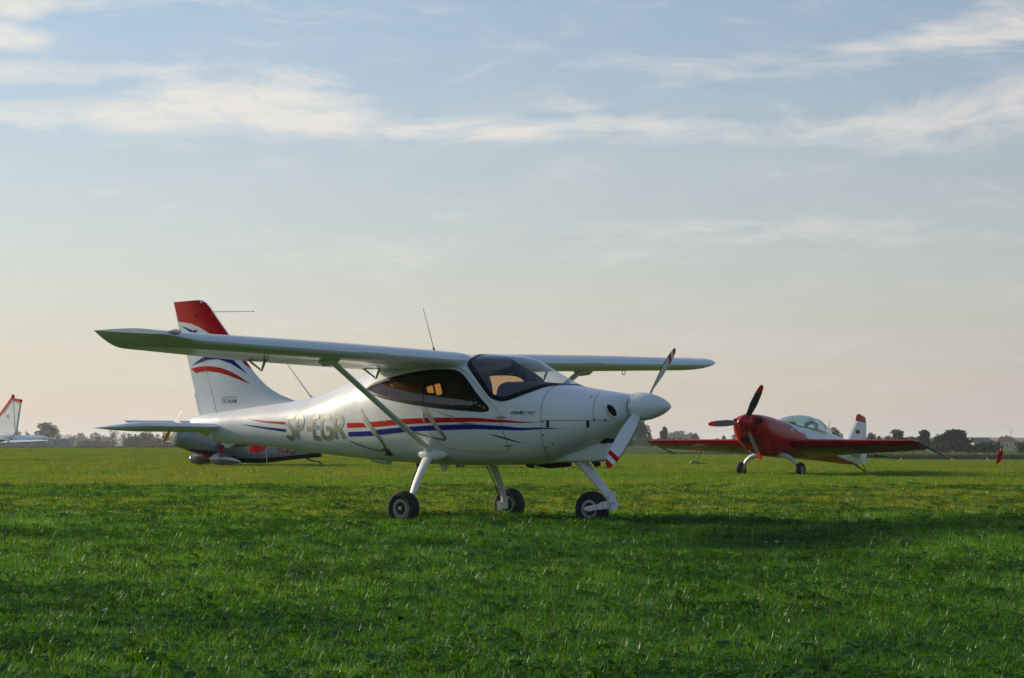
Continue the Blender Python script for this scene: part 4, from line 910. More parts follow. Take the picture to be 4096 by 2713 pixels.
# ------------------------------------------------------------------ grey tailwheel aircraft behind the white one's tail
GST = np.array([(-4.15, .62, .30, .04, .46, 2.6, 2.6), (-3.5, .80, .25, .12, .52, 3, 3), (-2.9, .92, .20, .20, .56, 3.2, 3.2), (-1.75, 1.12, .105, .34, .62, 3.4, 3.4), (-.9, 1.25, .13, .42, .66, 3.4, 3.4), (-.15, 1.32, .29, .44, .74, 3.2, 3.2),
                (.35, 1.38, .42, .43, .84, 3, 3), (.66, 1.41, .475, .42, .92, 2.8, 2.8), (1.0, 1.42, .58, .40, .98, 2.6, 2.6), (1.25, 1.42, .66, .40, 1.02, 2.6, 2.6), (1.38, 1.39, .70, .37, 1.03, 2.5, 2.5), (1.43, 1.34, .76, .32, 1.04, 2.4, 2.4)])
def grey_aircraft():
    g = R(32); root = empty('grey_aircraft', (-9.50, 70.5, 0), math.atan2(-math.sin(g), -math.cos(g))); root.scale = (.93, .93, .93)
    tag(root, 'silver-grey tailwheel aircraft with wooden propeller, red gear legs and silver wheel spats, lettered XSU', 'aircraft')
    bot = lambda x: float(np.interp(x, GST[:, 0], GST[:, 2]))
    f = grid_body('fuselage', GST, root, [M_SILVER, M_BLACK], lambda x, y, z: 1 if z < bot(x) + float(np.interp(x, [.2, .9, 1.0], [.16, .05, -.1])) else 0, 230, 96)
    for s in (-1, 1):
        MB().revolve([(-.03, .085), (.012, .082), (.013, .001)], (1.40, s * .20, 1.10), (1, 0, 0), 18).build('cowl_intake', M_HOLE, root)
        slab('wing', root, [(s * .3, .1, 1.25, .70, .14), (s * 1.2, .1, 1.25, .74, .14), (s * 3.9, .05, 1.05, .84, .12), (s * 4.1, -.1, .8, .86, .06)], M_SILVER)
        leg = MB().tube([(-.05, s * .40, .80), (-.05, s * .62, .55), (-.08, s * .80, .33)], [.11, .09, .07], 10, flat=.35, up=(1, 0, 0)).build('gear_leg', M_RED, root)
        MB().tube([(-.35, s * .25, .30), (-.10, s * .72, .24)], .022, 6).build('gear_brace', M_REDD, root)
        MB().tube([(.05, s * .1, .28), (-.05, s * .74, .22)], .02, 6).build('gear_brace', M_REDD, root)
        MB().loft([[Vector((x, s * .86 + w * math.cos(a), zc + h * math.sin(a))) for a in np.linspace(0, 2 * math.pi, 18, endpoint=False)] for x, w, h, zc in [(.46, .01, .02, .25), (.43, .06, .10, .255), (.33, .10, .17, .265), (.15, .125, .205, .27), (-.08, .12, .195, .26), (-.32, .085, .14, .225), (-.52, .045, .08, .18), (-.68, .008, .015, .14)]]).build('wheel_spat', M_PANT, root)
        wheel(root, 'main_wheel', Vector((.10, s * .86, .165)), Vector((0, s, 0)), False, .165, .055)
        slab('tailplane', root, [(s * .05, -3.55, .65, .62, .08), (s * 1.15, -3.7, .5, .62, .07), (s * 1.2, -3.8, .3, .62, .03)], M_SILVER)
    # prop, boss
    MB().revolve([(0, .10), (.05, .09), (.08, .03)], (1.44, 0, 1.31), (1, 0, 0), 16).build('propeller_boss', M_STEEL, root)
    prop(root, (1.50, 0, 1.31), (34, 214), .96, .14, [M_WOOD, M_CREAM], .93, 0, (40, 18), -1)
    # canopy, fin
    MB().loft([[Vector((x, w * math.cos(a), zb + h * math.sin(a))) for a in np.linspace(0, math.pi, 16)] for x, w, h, zb in [(.1, .12, .03, 1.30), (-.2, .32, .20, 1.22), (-.7, .36, .30, 1.16), (-1.3, .28, .22, 1.08), (-1.8, .1, .04, 1.02)]], 0, False).build('canopy', M_CANOPY, root)
    plate('fin', [(-3.3, .78), (-3.85, 1.42), (-4.3, 1.42), (-4.32, .45), (-3.6, .5)], 0, .03, M_SILVER, root)
    for s in (-1, 1):
        vs_, tr_ = text_polys('XSU', 0, .025, 1.15); ab = np.array(vs_); xx = (-2.28 - .80 * ab[:, 0]) if s > 0 else (-3.08 + .80 * ab[:, 0]); zz = .50 + .34 * ab[:, 1] + (xx + 2.28) * .16
        P = surf_off(xx, v_at(xx, zz, s, GST), .005, GST); mk('registration_letters', P, tr_, M_REDD, f, False, recalc=False)
    MB().tube([(-3.55, 0, .27), (-3.8, 0, .17), (-4.08, 0, .13)], [.035, .022, .02], 8).build('tail_spring', M_DARKM, root)
    MB().tube([(-4.08, 0, .15), (-4.11, 0, .06)], .018, 6).build('tail_fork', M_DARKM, root)
    wheel(root, 'tail_wheel', Vector((-4.12, 0, .062)), Vector((0, 1, 0)), False, .062, .02)
grey_aircraft()

# ------------------------------------------------------------------ white aircraft whose tail shows at the left edge
def tail_aircraft():
    g = R(47); root = empty('parked_aircraft', (-19.50, 87.0, 0), math.atan2(math.sin(g), -math.cos(g)))
    tag(root, 'white aircraft with red-edged swept tail fin, cut off by the left edge', 'aircraft')
    CST = np.array([(-.02, 1.02, .93, .03, .98, 2, 2), (.3, 1.10, .86, .09, .98, 2.1, 2.1), (1.0, 1.20, .74, .18, .98, 2.2, 2.2), (2.2, 1.36, .58, .33, 1.0, 2.3, 2.4), (3.2, 1.62, .50, .48, 1.05, 2.6, 2.6), (3.9, 2.0, .47, .53, 1.15, 3, 3), (4.8, 2.0, .47, .54, 1.15, 3, 3), (5.3, 1.55, .5, .5, 1.05, 2.6, 2.6), (6.3, 1.42, .62, .40, 1.02, 2.5, 2.5), (6.5, 1.3, .75, .30, 1.02, 2.2, 2.2)])
    grid_body('fuselage', CST, root, [M_WHITE, M_BLACK], lambda x, y, z: 1 if (3.5 < x < 5.2 and 1.45 < z < 1.9) else 0, 90, 48)
    fn = plate('fin', [(-.18, 1.10), (0, 1.02), (1.9, 1.28), (1.55, 1.42), (.81, 1.97), (.13, 2.465), (.0, 2.46)], 0, .05, M_WHITE, root)
    rd = plate('rudder', [(-.005, 1.03), (-.20, 1.10), (-.525, 2.37), (-.02, 2.43), (.14, 1.75)], 0, .04, M_WHITE, root)
    plate('fin_leading_edge', [(1.62, 1.42), (.82, 2.00), (.13, 2.50), (.09, 2.60), (.055, 2.60), (.055, 2.47), (-.55, 2.40), (-.535, 2.31), (.03, 2.375), (.12, 2.37), (.74, 1.92), (1.40, 1.43)], 0, .056, M_RED, fn)
    plate('fin_pinstripe', [(.70, 1.89), (.115, 2.335), (.02, 2.345), (-.49, 2.29), (-.487, 2.275), (.02, 2.327), (.105, 2.315), (.67, 1.87)], 0, .054, M_INK, fn)
    for s in (-1, 1):
        MB().revolve([(-.002, .105), (.003, .105), (.0035, .001)], (.40, s * .052, 1.77), (0, s, 0), 24).build('crest_ring', M_BRASS, fn)
        MB().revolve([(-.002, .085), (.0045, .085), (.005, .001)], (.40, s * .052, 1.77), (0, s, 0), 24).build('crest_field', M_WHITE2, fn)
        MB().revolve([(-.002, .055), (.006, .05), (.0065, .001)], (.39, s * .052, 1.765), (0, s, 0), 12).build('crest_mark', M_INK, fn)
        slab('tailplane', root, [(s * .05, .95, .95, 1.0, .09), (s * 1.35, .72, .62, 1.02, .08), (s * 1.62, .62, .56, 1.00, .05), (s * 1.72, .40, .40, .93, .04)], M_WHITE, tilt=.20)
        slab('wing', root, [(s * .1, 5.0, 1.6, .66, .13), (s * 2.4, 4.95, 1.45, .74, .13), (s * 3.8, 4.85, 1.15, .80, .11), (s * 3.95, 4.7, .8, .82, .05)], M_WHITE)
        MB().tube([(4.3, s * .5, .6), (4.35, s * 1.0, .28), (4.35, s * 1.1, .22)], [.06, .05, .04], 8, flat=.5).build('gear_leg', M_WHITE2, root)
        wheel(root, 'main_wheel', Vector((4.35, s * 1.15, .20)), Vector((0, s, 0)), False, .20, .07)
    MB().tube([(6.0, 0, .7), (6.05, 0, .2)], .04, 8).build('nose_leg', M_ALU, root)
    wheel(root, 'nose_wheel', Vector((6.05, 0, .17)), Vector((0, -1, 0)), False, .17, .06)
    MB().revolve([(0, .2), (.1, .18), (.25, .08), (.3, .0)], (6.52, 0, 1.03), (1, 0, 0), 20).build('spinner', M_WHITE, root)
    prop(root, (6.6, 0, 1.03), (20, 200), .95, .14, [M_BLADE, M_WHITE2], .85)
    plate('tie_down_tail', [(.5, .84), (.3, .86), (.36, .72), (.44, .72)], 0, .012, M_ALU, root)
tail_aircraft()

# ------------------------------------------------------------------ marker flags
M_FLAG = leaf_mat('red_cloth', (.36, .006, .014), (.38, .008, .014), transl=.15, gloss=.02)
M_POLE = mat('bare_wood_stick', (.38, .26, .16), .8, var=.3, vscale=30)
def marker_flag(loc, h, label, shape, side):
    root = empty('marker_flag', loc); tag(root, label, 'flag', 'red marker flags on thin sticks')
    MB().tube([(0, 0, -.05), (-.012, 0, h * .5), (-.045, 0, h)], [.014, .013, .012], 8).build('stick', M_POLE, root)
    nu, nv_ = 14, 14; V, F_ = [], []
    for i in range(nu + 1):
        for j in range(nv_ + 1):
            a, c = i / nu, j / nv_
            if shape == 'droop': x = -.045 + .012 * c + side * a * (.04 + .13 * c); z = h - .02 - (.22 * c + .18 * a * c * c * .9) * (h / .68) + .01 * math.sin(9 * a)
            else: x = side * a * .48 - .04; z = h - .03 - .32 * c - .07 * a + .03 * math.sin(5 * a + 2 * c)
            V.append((x, .05 * math.sin(a * 9 + c * 2.5) * a + .03 * a, z))
    for i in range(nu):
        for j in range(nv_): F_.append((i * (nv_ + 1) + j, (i + 1) * (nv_ + 1) + j, (i + 1) * (nv_ + 1) + j + 1, i * (nv_ + 1) + j + 1))
    mk('cloth', V, F_, M_FLAG, root, True, 180)
marker_flag((10.739, 48.52, 0), .68, 'drooping red flag on a stick in the grass near right edge', 'droop', -1)
marker_flag((-7.22, 65.6, 0), .88, 'red flag hanging in front of the grey aircraft fuselage', 'spread', -1)
marker_flag((2.229, 60.48, 0), .95, 'thin stick flag seen under the nose of the white aircraft', 'spread', 1)

# ------------------------------------------------------------------ far background: trees, houses, crops
rng = np.random.default_rng(7)
M_LEAF = [leaf_mat('foliage_a', (.016, .042, .016), (.034, .072, .026), transl=.3, gloss=.02), leaf_mat('foliage_b', (.022, .050, .020), (.052, .088, .034), transl=.3, gloss=.02), leaf_mat('foliage_c', (.012, .032, .016), (.026, .054, .024), transl=.3, gloss=.02)]
M_BARK = mat('bark', (.08, .06, .045), .9, var=.3, vscale=8)
def leaf_mesh(name, centers, size, mat_, parent, tint):
    n = len(centers); d = rng.normal(size=(n, 3)); d /= np.linalg.norm(d, axis=1, keepdims=True); e = np.cross(d, rng.normal(size=(n, 3))); e /= np.linalg.norm(e, axis=1, keepdims=True) + 1e-9
    s = size * rng.uniform(.6, 1.4, (n, 1)); t = s * rng.uniform(.45, .8, (n, 1))
    P = np.stack([centers - d * s, centers - e * t, centers + d * s, centers + e * t], 1).reshape(-1, 3)
    me = bpy.data.meshes.new(name); me.vertices.add(4 * n); me.vertices.foreach_set('co', P.ravel().astype(np.float32))
    me.loops.add(4 * n); me.loops.foreach_set('vertex_index', np.arange(4 * n, dtype=np.int32)); me.polygons.add(n)
    me.polygons.foreach_set('loop_start', np.arange(0, 4 * n, 4, dtype=np.int32)); me.update(calc_edges=True)
    a = me.attributes.new('tint', 'FLOAT', 'FACE'); a.data.foreach_set('value', tint.astype(np.float32)); me.materials.append(mat_)
    return link(bpy.data.objects.new(name, me), parent)
def crown_points(n, lobes, cut=-.72):
    """leaf positions in an uneven pile of lobes (cx,cy,cz,rx,ry,rz)"""
    L_ = np.array(lobes); vol = L_[:, 3] * L_[:, 4] * L_[:, 5]; k = rng.choice(len(L_), n, p=vol / vol.sum()); d = rng.normal(size=(n, 3)); d /= np.linalg.norm(d, axis=1, keepdims=True)
    r = rng.uniform(.35, 1, n) ** .45; P = L_[k, :3] + d * L_[k, 3:] * r[:, None]
    keep = np.sin(P[:, 0] * 2.3 / L_[:, 3].mean() + k) * np.sin(P[:, 2] * 2.9 / L_[:, 5].mean() + 1.7 * k) > cut
    return P[keep], k[keep], (r * .6 + .4 * d[:, 2])[keep]
def world_x(u, D): return (u - 2048) / FPX * D
def top_z(v, D): return CAM_H + (1755 - v) / FPX * D
def tree(label, u, vtop, wpx, D, style=0, n=2600, crown_from=.25, name='tree', gappy=False, cat='tree', seedoff=0):
    x = world_x(u, D); zb = terrain(x, D); h = top_z(vtop, D) - zb; w = wpx / FPX * D
    root = empty(name, (x, D, zb)); tag(root, label, cat, 'trees and bushes beyond the field')
    z0 = h * crown_from; nl = 15 if not gappy else 18; lobes = []
    for i in range(nl):
        t = (i + .5) / nl; a = rng.uniform(0, 6.28); zz = z0 + (h - z0) * (.14 + .74 * t); prof = math.sin(math.pi * min(1, .16 + .84 * (1 - abs(t - .42) * 1.15)) * .5) if style != 2 else (1 - t) * .8 + .25
        rr = w * .5 * prof * rng.uniform(.40, .86); q = w * rng.uniform(.13, .22) * (1.0 if not gappy else .85)
        lobes.append((rr * math.cos(a), rr * math.sin(a), zz, q * 1.15, q * 1.15, q * .85 * min(1.3, (h - z0) / w * 1.1)))
    lobes.append((w * .05, 0, h - w * .10, w * .12, w * .12, w * .10)); lobes.append((0, 0, (z0 + h) / 2, w * .26, w * .26, (h - z0) * .32))
    for i in range(46):                            # outer sprays that break up the outline
        lb = lobes[rng.integers(0, nl)]; d = rng.normal(size=3); d /= np.linalg.norm(d); q = w * rng.uniform(.025, .065)
        lobes.append((lb[0] + d[0] * lb[3] * 1.05, lb[1] + d[1] * lb[4] * 1.05, lb[2] + abs(d[2]) * lb[5] * 1.1, q, q, q * rng.uniform(.7, 1.6)))
    P, k, sh = crown_points(int(n * 1.35), lobes); rot = rng.uniform(-.42, .42, len(lobes) + 2)
    leaf_mesh('crown', P, max(.15, w * .026), M_LEAF[style], root, np.clip(.45 + rot[k] + rng.uniform(-.25, .25, len(P)), 0, 1))
    mb = MB(); r0 = max(.12, w * .035)
    mb.tube([(0, 0, -.3), (w * .01, 0, z0 * .6), (-w * .01, 0, z0 + (h - z0) * .3), (w * .02, 0, h * .8)], [r0, r0 * .75, r0 * .5, r0 * .12], 8)
    for lb in lobes[2:nl:3]: mb.tube([(0, 0, z0 * .8 + (lb[2] - z0) * .2), (lb[0] * .5, lb[1] * .5, (z0 + lb[2]) / 2), lb[:3]], [r0 * .45, r0 * .3, r0 * .1], 6)
    mb.build('trunk', M_BARK, root)
def wood(name, label, runs, D0, D1, style, per=420):
    Ps, T = [], []
    for u, vtop, wpx in runs:
        D = rng.uniform(D0, D1); x = world_x(u, D); zb = terrain(x, D); h = top_z(vtop, D) - zb; w = wpx / FPX * D
        lobes = [(x + rng.uniform(-.3, .3) * w, D + rng.uniform(-.3, .3) * w, zb + h * rng.uniform(.25, .8), w * .3, w * .3, h * .2) for _ in range(6)] + [(x, D, zb + h * .85, w * .2, w * .2, h * .15), (x, D, zb + h * .3, w * .5, w * .5, h * .3)]
        P, k, s = crown_points(per, lobes, -2); Ps.append(P); T.append(np.clip(.45 + rng.uniform(-.2, .2) + rng.uniform(-.25, .25, len(P)), 0, 1))
    P = np.concatenate(Ps); o = leaf_mesh(name, P, D0 * .00052, M_LEAF[style], None, np.concatenate(T)); tag(o, label, 'woodland', kind='stuff')
# left tree line
tree('broad rounded tree with gaps in its crown above the left house roofs', 196, 1689, 92, 900, 1, 3600, .42, gappy=True)
tree('small tree just right of the red-edged tail fin', 70, 1717, 36, 930, 1, 1200, .2)
tree('little round tree between tail fin and broad gappy tree', 110, 1716, 24, 930, 1, 900, .2)
tree('bushy tree behind the chimney of the second house', 240, 1738, 46, 950, 0, 1500, .15)
tree('bushy tree right of the second house gable', 284, 1737, 50, 950, 0, 1500, .15)
tree('dark round tree left of the low dark roof', 345, 1745, 46, 960, 0, 1300, .15)
tree('dark round tree above the middle of the low dark roof', 394, 1744, 46, 960, 2, 1300, .15)
tree('tallest slim tree right of the low dark roof', 456, 1720, 52, 930, 0, 2200, .2)
tree('thin-topped tree beside the tallest slim tree', 497, 1728, 34, 940, 0, 1200, .2)
wood('woodland', 'hazy pale trees far behind the left houses', [(30, 1742, 50), (140, 1740, 50), (325, 1729, 40), (365, 1738, 34), (384, 1729, 40), (420, 1740, 50), (300, 1742, 40)], 1700, 1900, 1, 500)
wood('woodland', 'dense dark wood behind the grey aircraft', [(520 + i * 28, 1729 + rng.uniform(-4, 9), 52) for i in range(28)], 880, 980, 0, 1100)
# middle
tree('tallest dark tree behind the propeller of the white aircraft', 2560, 1676, 112, 640, 2, 5200, .12)
tree('ragged tree just right of the tallest dark tree', 2654, 1706, 48, 640, 2, 2200, .15, gappy=True)
tree('small rounded tree above the left wingtip of the red aircraft', 2778, 1733, 50, 800, 0, 1500, .1)
tree('pointed little tree left of the red spinner', 2896, 1743, 30, 800, 2, 900, .1)
tree('low round tree behind the red spinner', 2942, 1737, 50, 800, 0, 1400, .1)
wood('woodland', 'pale blue distant wood between the two middle trees', [(2672 + i * 13, 1727 + 6 * math.sin(i * 1.4) + (4 if i > 4 else 0), 40) for i in range(8)], 1500, 1650, 1, 420)
wood('woodland', 'scrub and undergrowth at the foot of the tallest dark tree', [(2440 + i * 20, 1752 + rng.uniform(-6, 6), 44) for i in range(15)], 560, 640, 1, 380)
wood('woodland', 'low distant hedge line behind the middle field', [(2690 + i * 30, 1757 + rng.uniform(-4, 4), 50) for i in range(24)], 900, 1000, 0, 300)
wood('woodland', 'distant trees hidden behind the white aircraft', [(1320 + i * 40, 1742 + rng.uniform(-8, 8), 60) for i in range(29)], 880, 980, 0, 300)
# right
tree('bushy tree between the bubble canopy and red aircraft tail fin', 3335, 1712, 62, 560, 1, 2600, .12)
tree('dark tree right behind the red aircraft tail fin', 3434, 1733, 40, 560, 2, 1500, .1)
tree('broad low tree right of the red aircraft tail fin', 3485, 1731, 46, 560, 1, 1700, .1)
tree('small dark round tree left of the cross-topped pole', 3517, 1742, 22, 560, 2, 900, .1)
tree('low tree standing at the cross-topped pole', 3551, 1742, 32, 560, 1, 1200, .1)
tree('spiky-topped bushy tree left of the white gable', 3592, 1717, 64, 430, 1, 3000, .1)
tree('ragged dark tree above the right wingtip of the red aircraft', 3694, 1721, 82, 430, 2, 3800, .15, gappy=True)
tree('large rounded bush filling the middle of the right skyline', 3822, 1719, 170, 420, 2, 7000, .03, name='bush', cat='bush')
tree('pale willow shrub on the left flank of the large bush', 3765, 1744, 80, 405, 1, 2600, .03, name='bush', cat='bush')
tree('low dark bush left of the red-roofed house', 3948, 1768, 108, 420, 0, 3600, .03, name='bush', cat='bush')
tree('bush at the right edge below the red-roofed house', 4098, 1756, 84, 420, 1, 3200, .03, name='bush', cat='bush')
wood('woodland', 'continuous low trees behind the right wing of the red aircraft', [(3415 + i * 16, 1747 + rng.uniform(-5, 4), 34) for i in range(18)], 600, 680, 2, 420)
wood('woodland', 'pale far trees beyond the right-hand houses', [(3600 + i * 40, 1752 + rng.uniform(-3, 3), 60) for i in range(8)], 1300, 1500, 1, 260)
# ---- houses
M_WALL = mat('rendered_wall', (.33, .34, .34), .9, var=.1, vscale=1.5); M_ROOFG = mat('grey_roof', (.16, .16, .17), .7, var=.15, vscale=2); M_ROOFD = mat('dark_slate_roof', (.04, .045, .058), .6, var=.15, vscale=2)
M_ROOFR = mat('red_tiled_roof', (.22, .06, .045), .8, var=.2, vscale=2); M_PANE = mat('window_pane', (.05, .06, .07), .15); M_SKYL = mat('roof_light', (.6, .62, .65), .1)
def house(label, u0, u1, vr, D, depth, wall_h, roof, gable_u=None, lights=(), chim=None, hip=False, win=()):
    x0, x1 = world_x(u0, D), world_x(u1, D); xc = (x0 + x1) / 2; W2 = (x1 - x0) / 2; zb = terrain(xc, D); H = top_z(vr, D) - zb; d2 = depth / 2; ew = .35
    root = empty('house', (xc, D, zb)); tag(root, label, 'house')
    wt = min(wall_h, H - 1.2)
    MB().box((0, 0, wt / 2 - .5), (W2 - .3, d2 - .3, wt / 2 + .5)).build('wall', M_WALL, root, False)
    rx = W2 * (.42 if hip else 1)
    P = [(-W2, -d2, wt), (W2, -d2, wt), (W2, d2, wt), (-W2, d2, wt), (-rx, 0, H), (rx, 0, H)]; rf = MB()
    rf.add(P, [(0, 1, 5, 4), (2, 3, 4, 5), (1, 2, 5), (3, 0, 4), (0, 3, 2, 1)]); r = rf.build('roof', roof, root, False)
    if not hip:
        for s in (-1, 1): MB().add([(s * (W2 - .28), -d2 + .5, wt + .02), (s * (W2 - .28), d2 - .5, wt + .02), (s * (W2 - .28), 0, H - .35), (s * (W2 + .03), -d2 + .5, wt + .02), (s * (W2 + .03), d2 - .5, wt + .02), (s * (W2 + .03), 0, H - .35)], [(0, 1, 2), (3, 5, 4), (0, 3, 4, 1), (1, 4, 5, 2), (2, 5, 3, 0)]).build('gable_wall', M_WALL, root, False)
    sl = (H - wt) / d2
    for u in lights:
        x = world_x(u, D) - xc; y = -d2 * .42; z = wt + (d2 + y) * sl
        MB().prism([Vector((x - .4, y - .55, z - .55 * sl + .05)), Vector((x + .4, y - .55, z - .55 * sl + .05)), Vector((x + .4, y + .55, z + .55 * sl + .05)), Vector((x - .4, y + .55, z + .55 * sl + .05))], (0, 0, .04)).build('roof_light', M_SKYL, r, False)
    if chim is not None: MB().box((world_x(chim, D) - xc, -.8, H - .3), (.35, .35, .95)).build('chimney', M_ROOFD, r, False)
    if gable_u:
        ua, ub, va = gable_u; xa, xb = world_x(ua, D) - xc, world_x(ub, D) - xc; xm = (xa + xb) / 2; hg = top_z(va, D) - zb; yf = -d2 - 1.6
        MB().prism([Vector((xa + .3, (yf - .0) / 2, -.5)), Vector((xb - .3, yf / 2, -.5)), Vector((xb - .3, yf / 2, wt)), Vector((xm, yf / 2, hg - .3)), Vector((xa + .3, yf / 2, wt))], (0, abs(yf) / 2, 0)).build('front_gable', M_WALL, root, False)
        for sx, xe in ((-1, xa), (1, xb)):
            q = [(xm, yf - .4, hg), (xe, yf - .4, wt - .1), (xe, 0, wt - .1), (xm, 0, hg)]; MB().add([(a, b, c) for a, b, c in q] + [(a, b, c - .22) for a, b, c in q], [(0, 1, 2, 3), (7, 6, 5, 4), (0, 4, 5, 1), (1, 5, 6, 2), (2, 6, 7, 3), (3, 7, 4, 0)]).build('gable_roof', M_ROOFD, r, False)
        w = MB().box((xm, yf - .06, wt + .1), (.75, .05, .65)).build('window', M_WALL, root, False); MB().box((xm, yf - .12, wt + .1), (.62, .03, .52)).build('pane', M_PANE, w, False)
    for (a, b, c, e) in win:
        x = world_x(a, D) - xc; w = MB().box((x, -d2 + .26, c), (b + .12, .06, e + .12)).build('window', M_WHITE2, root, False); MB().box((x, -d2 + .18, c), (b, .04, e)).build('pane', M_PANE, w, False)
house('grey-roofed house behind the parked tail, leftmost of the row', 2, 158, 1754, 900, 9, 2.6, M_ROOFG, (120, 162, 1759), (74, 92), 112)
house('grey-roofed house with two roof lights below the broad tree', 162, 282, 1756, 900, 9, 2.6, M_ROOFG, (238, 288, 1760), (192, 211), 231)
house('low house with long dark slate roof right of the row', 314, 442, 1766, 910, 9, 2.2, M_ROOFD, (314, 346, 1767), (), None)
house('white-gabled house half hidden between two right-hand trees', 3640, 3672, 1750, 760, 7, 3.2, M_ROOFD, None, (), None, False, [(3650, .5, 2.2, .6)])
house('blue-grey roofed barn right of the large bush', 3880, 3956, 1750, 900, 10, 2.8, M_ROOFD, None, (), None, False, [(3925, .6, 1.6, .5)])
house('red hip-roofed house on the rise at the right edge', 3973, 4068, 1746, 1000, 9, 2.7, M_ROOFR, None, (), 4022, True, [(4000, .8, 1.5, .9), (4016, .6, 1.5, .9), (4048, .5, 1.6, .7)])
def aerial(u, v0, v1, D, arm, label):
    x = world_x(u, D); zb = terrain(x, D); root = empty('mast', (x, D - 6, zb)); tag(root, label, 'mast'); h = top_z(v1, D) - zb
    MB().tube([(0, 0, 0), (0, 0, h)], [.12, .08], 6).build('pole', M_BARK, root)
    MB().box((0, 0, h * .86), (arm, .06, .07)).build('crossarm', M_BARK, root, False)
aerial(3548, 1742, 1722, 760, .9, 'thin cross-topped pole among the right-hand trees')
aerial(4030, 1746, 1719, 1000, .35, 'thin aerial mast above the red-roofed house')
def bunting(u, D, w, h, label):
    x = world_x(u, D); root = empty('plastic_heap', (x, D, terrain(x, D))); tag(root, label, 'heap')
    mb = MB(); mb.loft([[Vector((sx * w, .8 * math.cos(a), max(0, math.sin(a)) * h * hz)) for a in np.linspace(0, math.pi, 10)] for sx, hz in [(-1, .1), (-.8, .7), (-.4, 1), (0, .75), (.4, .95), (.8, .6), (1, .1)]]); mb.build('cover', mat('pale_sheet', (.55, .52, .48), .7, var=.2, vscale=1), root)
bunting(257, 296, 1.35, .26, 'pale covered heap at the field edge before the second house')
# ---- crops and verge plants at the far edge of the field
def leaf_band(name, label, cat, u0, u1, D0, D1, h, n, mats_, tops, size):
    D = rng.uniform(D0, D1, n); u = rng.uniform(u0, u1, n); X = (u - 2048) / FPX * D; zb = np.array([terrain(a, b) for a, b in zip(X, D)]); hz = rng.uniform(0, 1, n) ** .7 * h * (1 + .12 * np.sin(X * 1.7) * np.sin(D * .9))
    P = np.stack([X, D, zb + hz], 1); tint = np.clip((hz / h - tops) * 4, 0, 1) * .9 + rng.uniform(0, .25, n) * .4
    o = leaf_mesh(name, P, size, mats_, None, np.clip(tint, 0, 1)); tag(o, label, cat, kind='stuff')
leaf_band('maize_field', 'strip of green maize with straw-coloured tops along the field edge', 'maize', 3090, 4500, 300, 326, .86, 42000, leaf_mat('maize', (.016, .050, .010), (.16, .145, .05), transl=.25, gloss=.02), .74, .12)
leaf_band('verge_plants', 'rough brownish verge plants behind the red aircraft', 'verge', 2640, 3330, 298, 304, .34, 6000, leaf_mat('verge', (.035, .045, .014), (.12, .085, .035), transl=.25, gloss=.02), .6, .10)
leaf_band('verge_plants', 'thin ragged grass along the left field edge', 'verge', -300, 1900, 292, 300, .22, 9000, leaf_mat('verge_left', (.045, .060, .014), (.08, .085, .025), transl=.25, gloss=.02), .6, .08)
def edge_marker(u, D, label):
    x = world_x(u, D); root = empty('edge_marker', (x, D, terrain(x, D))); tag(root, label, 'marker', 'white field edge markers')
    MB().prism([Vector((-.13, 0, 0)), Vector((.13, 0, 0)), Vector((.02, 0, .34)), Vector((-.03, 0, .34))], (0, .05, 0)).build('board', M_WHITE2, root, False)
edge_marker(3603, 285, 'white field edge marker below the red aircraft wing'); edge_marker(3805, 285, 'white field edge marker below the large bush'); edge_marker(3947, 285, 'white field edge marker left of the drooping red flag')
# ---- haze: one closed box of thin pale air round everything
hz = MB().box((0, 0, 3.2), (6000, 6000, 12.7)).build('haze', None, None, False)
hm = bpy.data.materials.new('haze'); hm.use_nodes = True; nt = hm.node_tree; nt.nodes.clear(); o_ = nt.nodes.new('ShaderNodeOutputMaterial'); pv = nt.nodes.new('ShaderNodeVolumePrincipled')
pv.inputs['Color'].default_value = (.86, .93, 1, 1); pv.inputs['Density'].default_value = .00016; pv.inputs['Anisotropy'].default_value = .25; nt.links.new(pv.outputs[0], o_.inputs['Volume'])
hz.data.materials.clear(); hz.data.materials.append(hm); tag(hz, 'thin pale haze over the fields', 'haze', kind='stuff')

# ------------------------------------------------------------------ the lawn: tufts of real blades scattered over the turf
M_GRASS = leaf_mat('grass_blades', (.026, .115, .006), (.170, .330, .006), (.30, .27, .05), mid=(.084, .230, .007), transl=.45, rough=.40, inst=True, gloss=.042)
M_CLOVER = leaf_mat('clover_leaves', (.028, .105, .010), (.060, .165, .014), transl=.35, rough=.4, inst=True, gloss=.03)
M_STALK = leaf_mat('seed_stalks', (.07, .075, .022), (.11, .10, .035), transl=.2, inst=True, gloss=.02)
M_FLOWER = mat('clover_flower', (.62, .60, .54), .8)
protos = bpy.data.collections.new('lawn_tufts')
def proto(name, V, F_, mats, fm, blade):
    me = bpy.data.meshes.new(name); me.from_pydata([tuple(map(float, v)) for v in V], [], F_)
    for m in mats: me.materials.append(m)
    me.polygons.foreach_set('material_index', fm); a = me.attributes.new('blade', 'FLOAT', 'FACE'); a.data.foreach_set('value', blade); me.shade_smooth()
    o = bpy.data.objects.new(name, me); protos.objects.link(o)
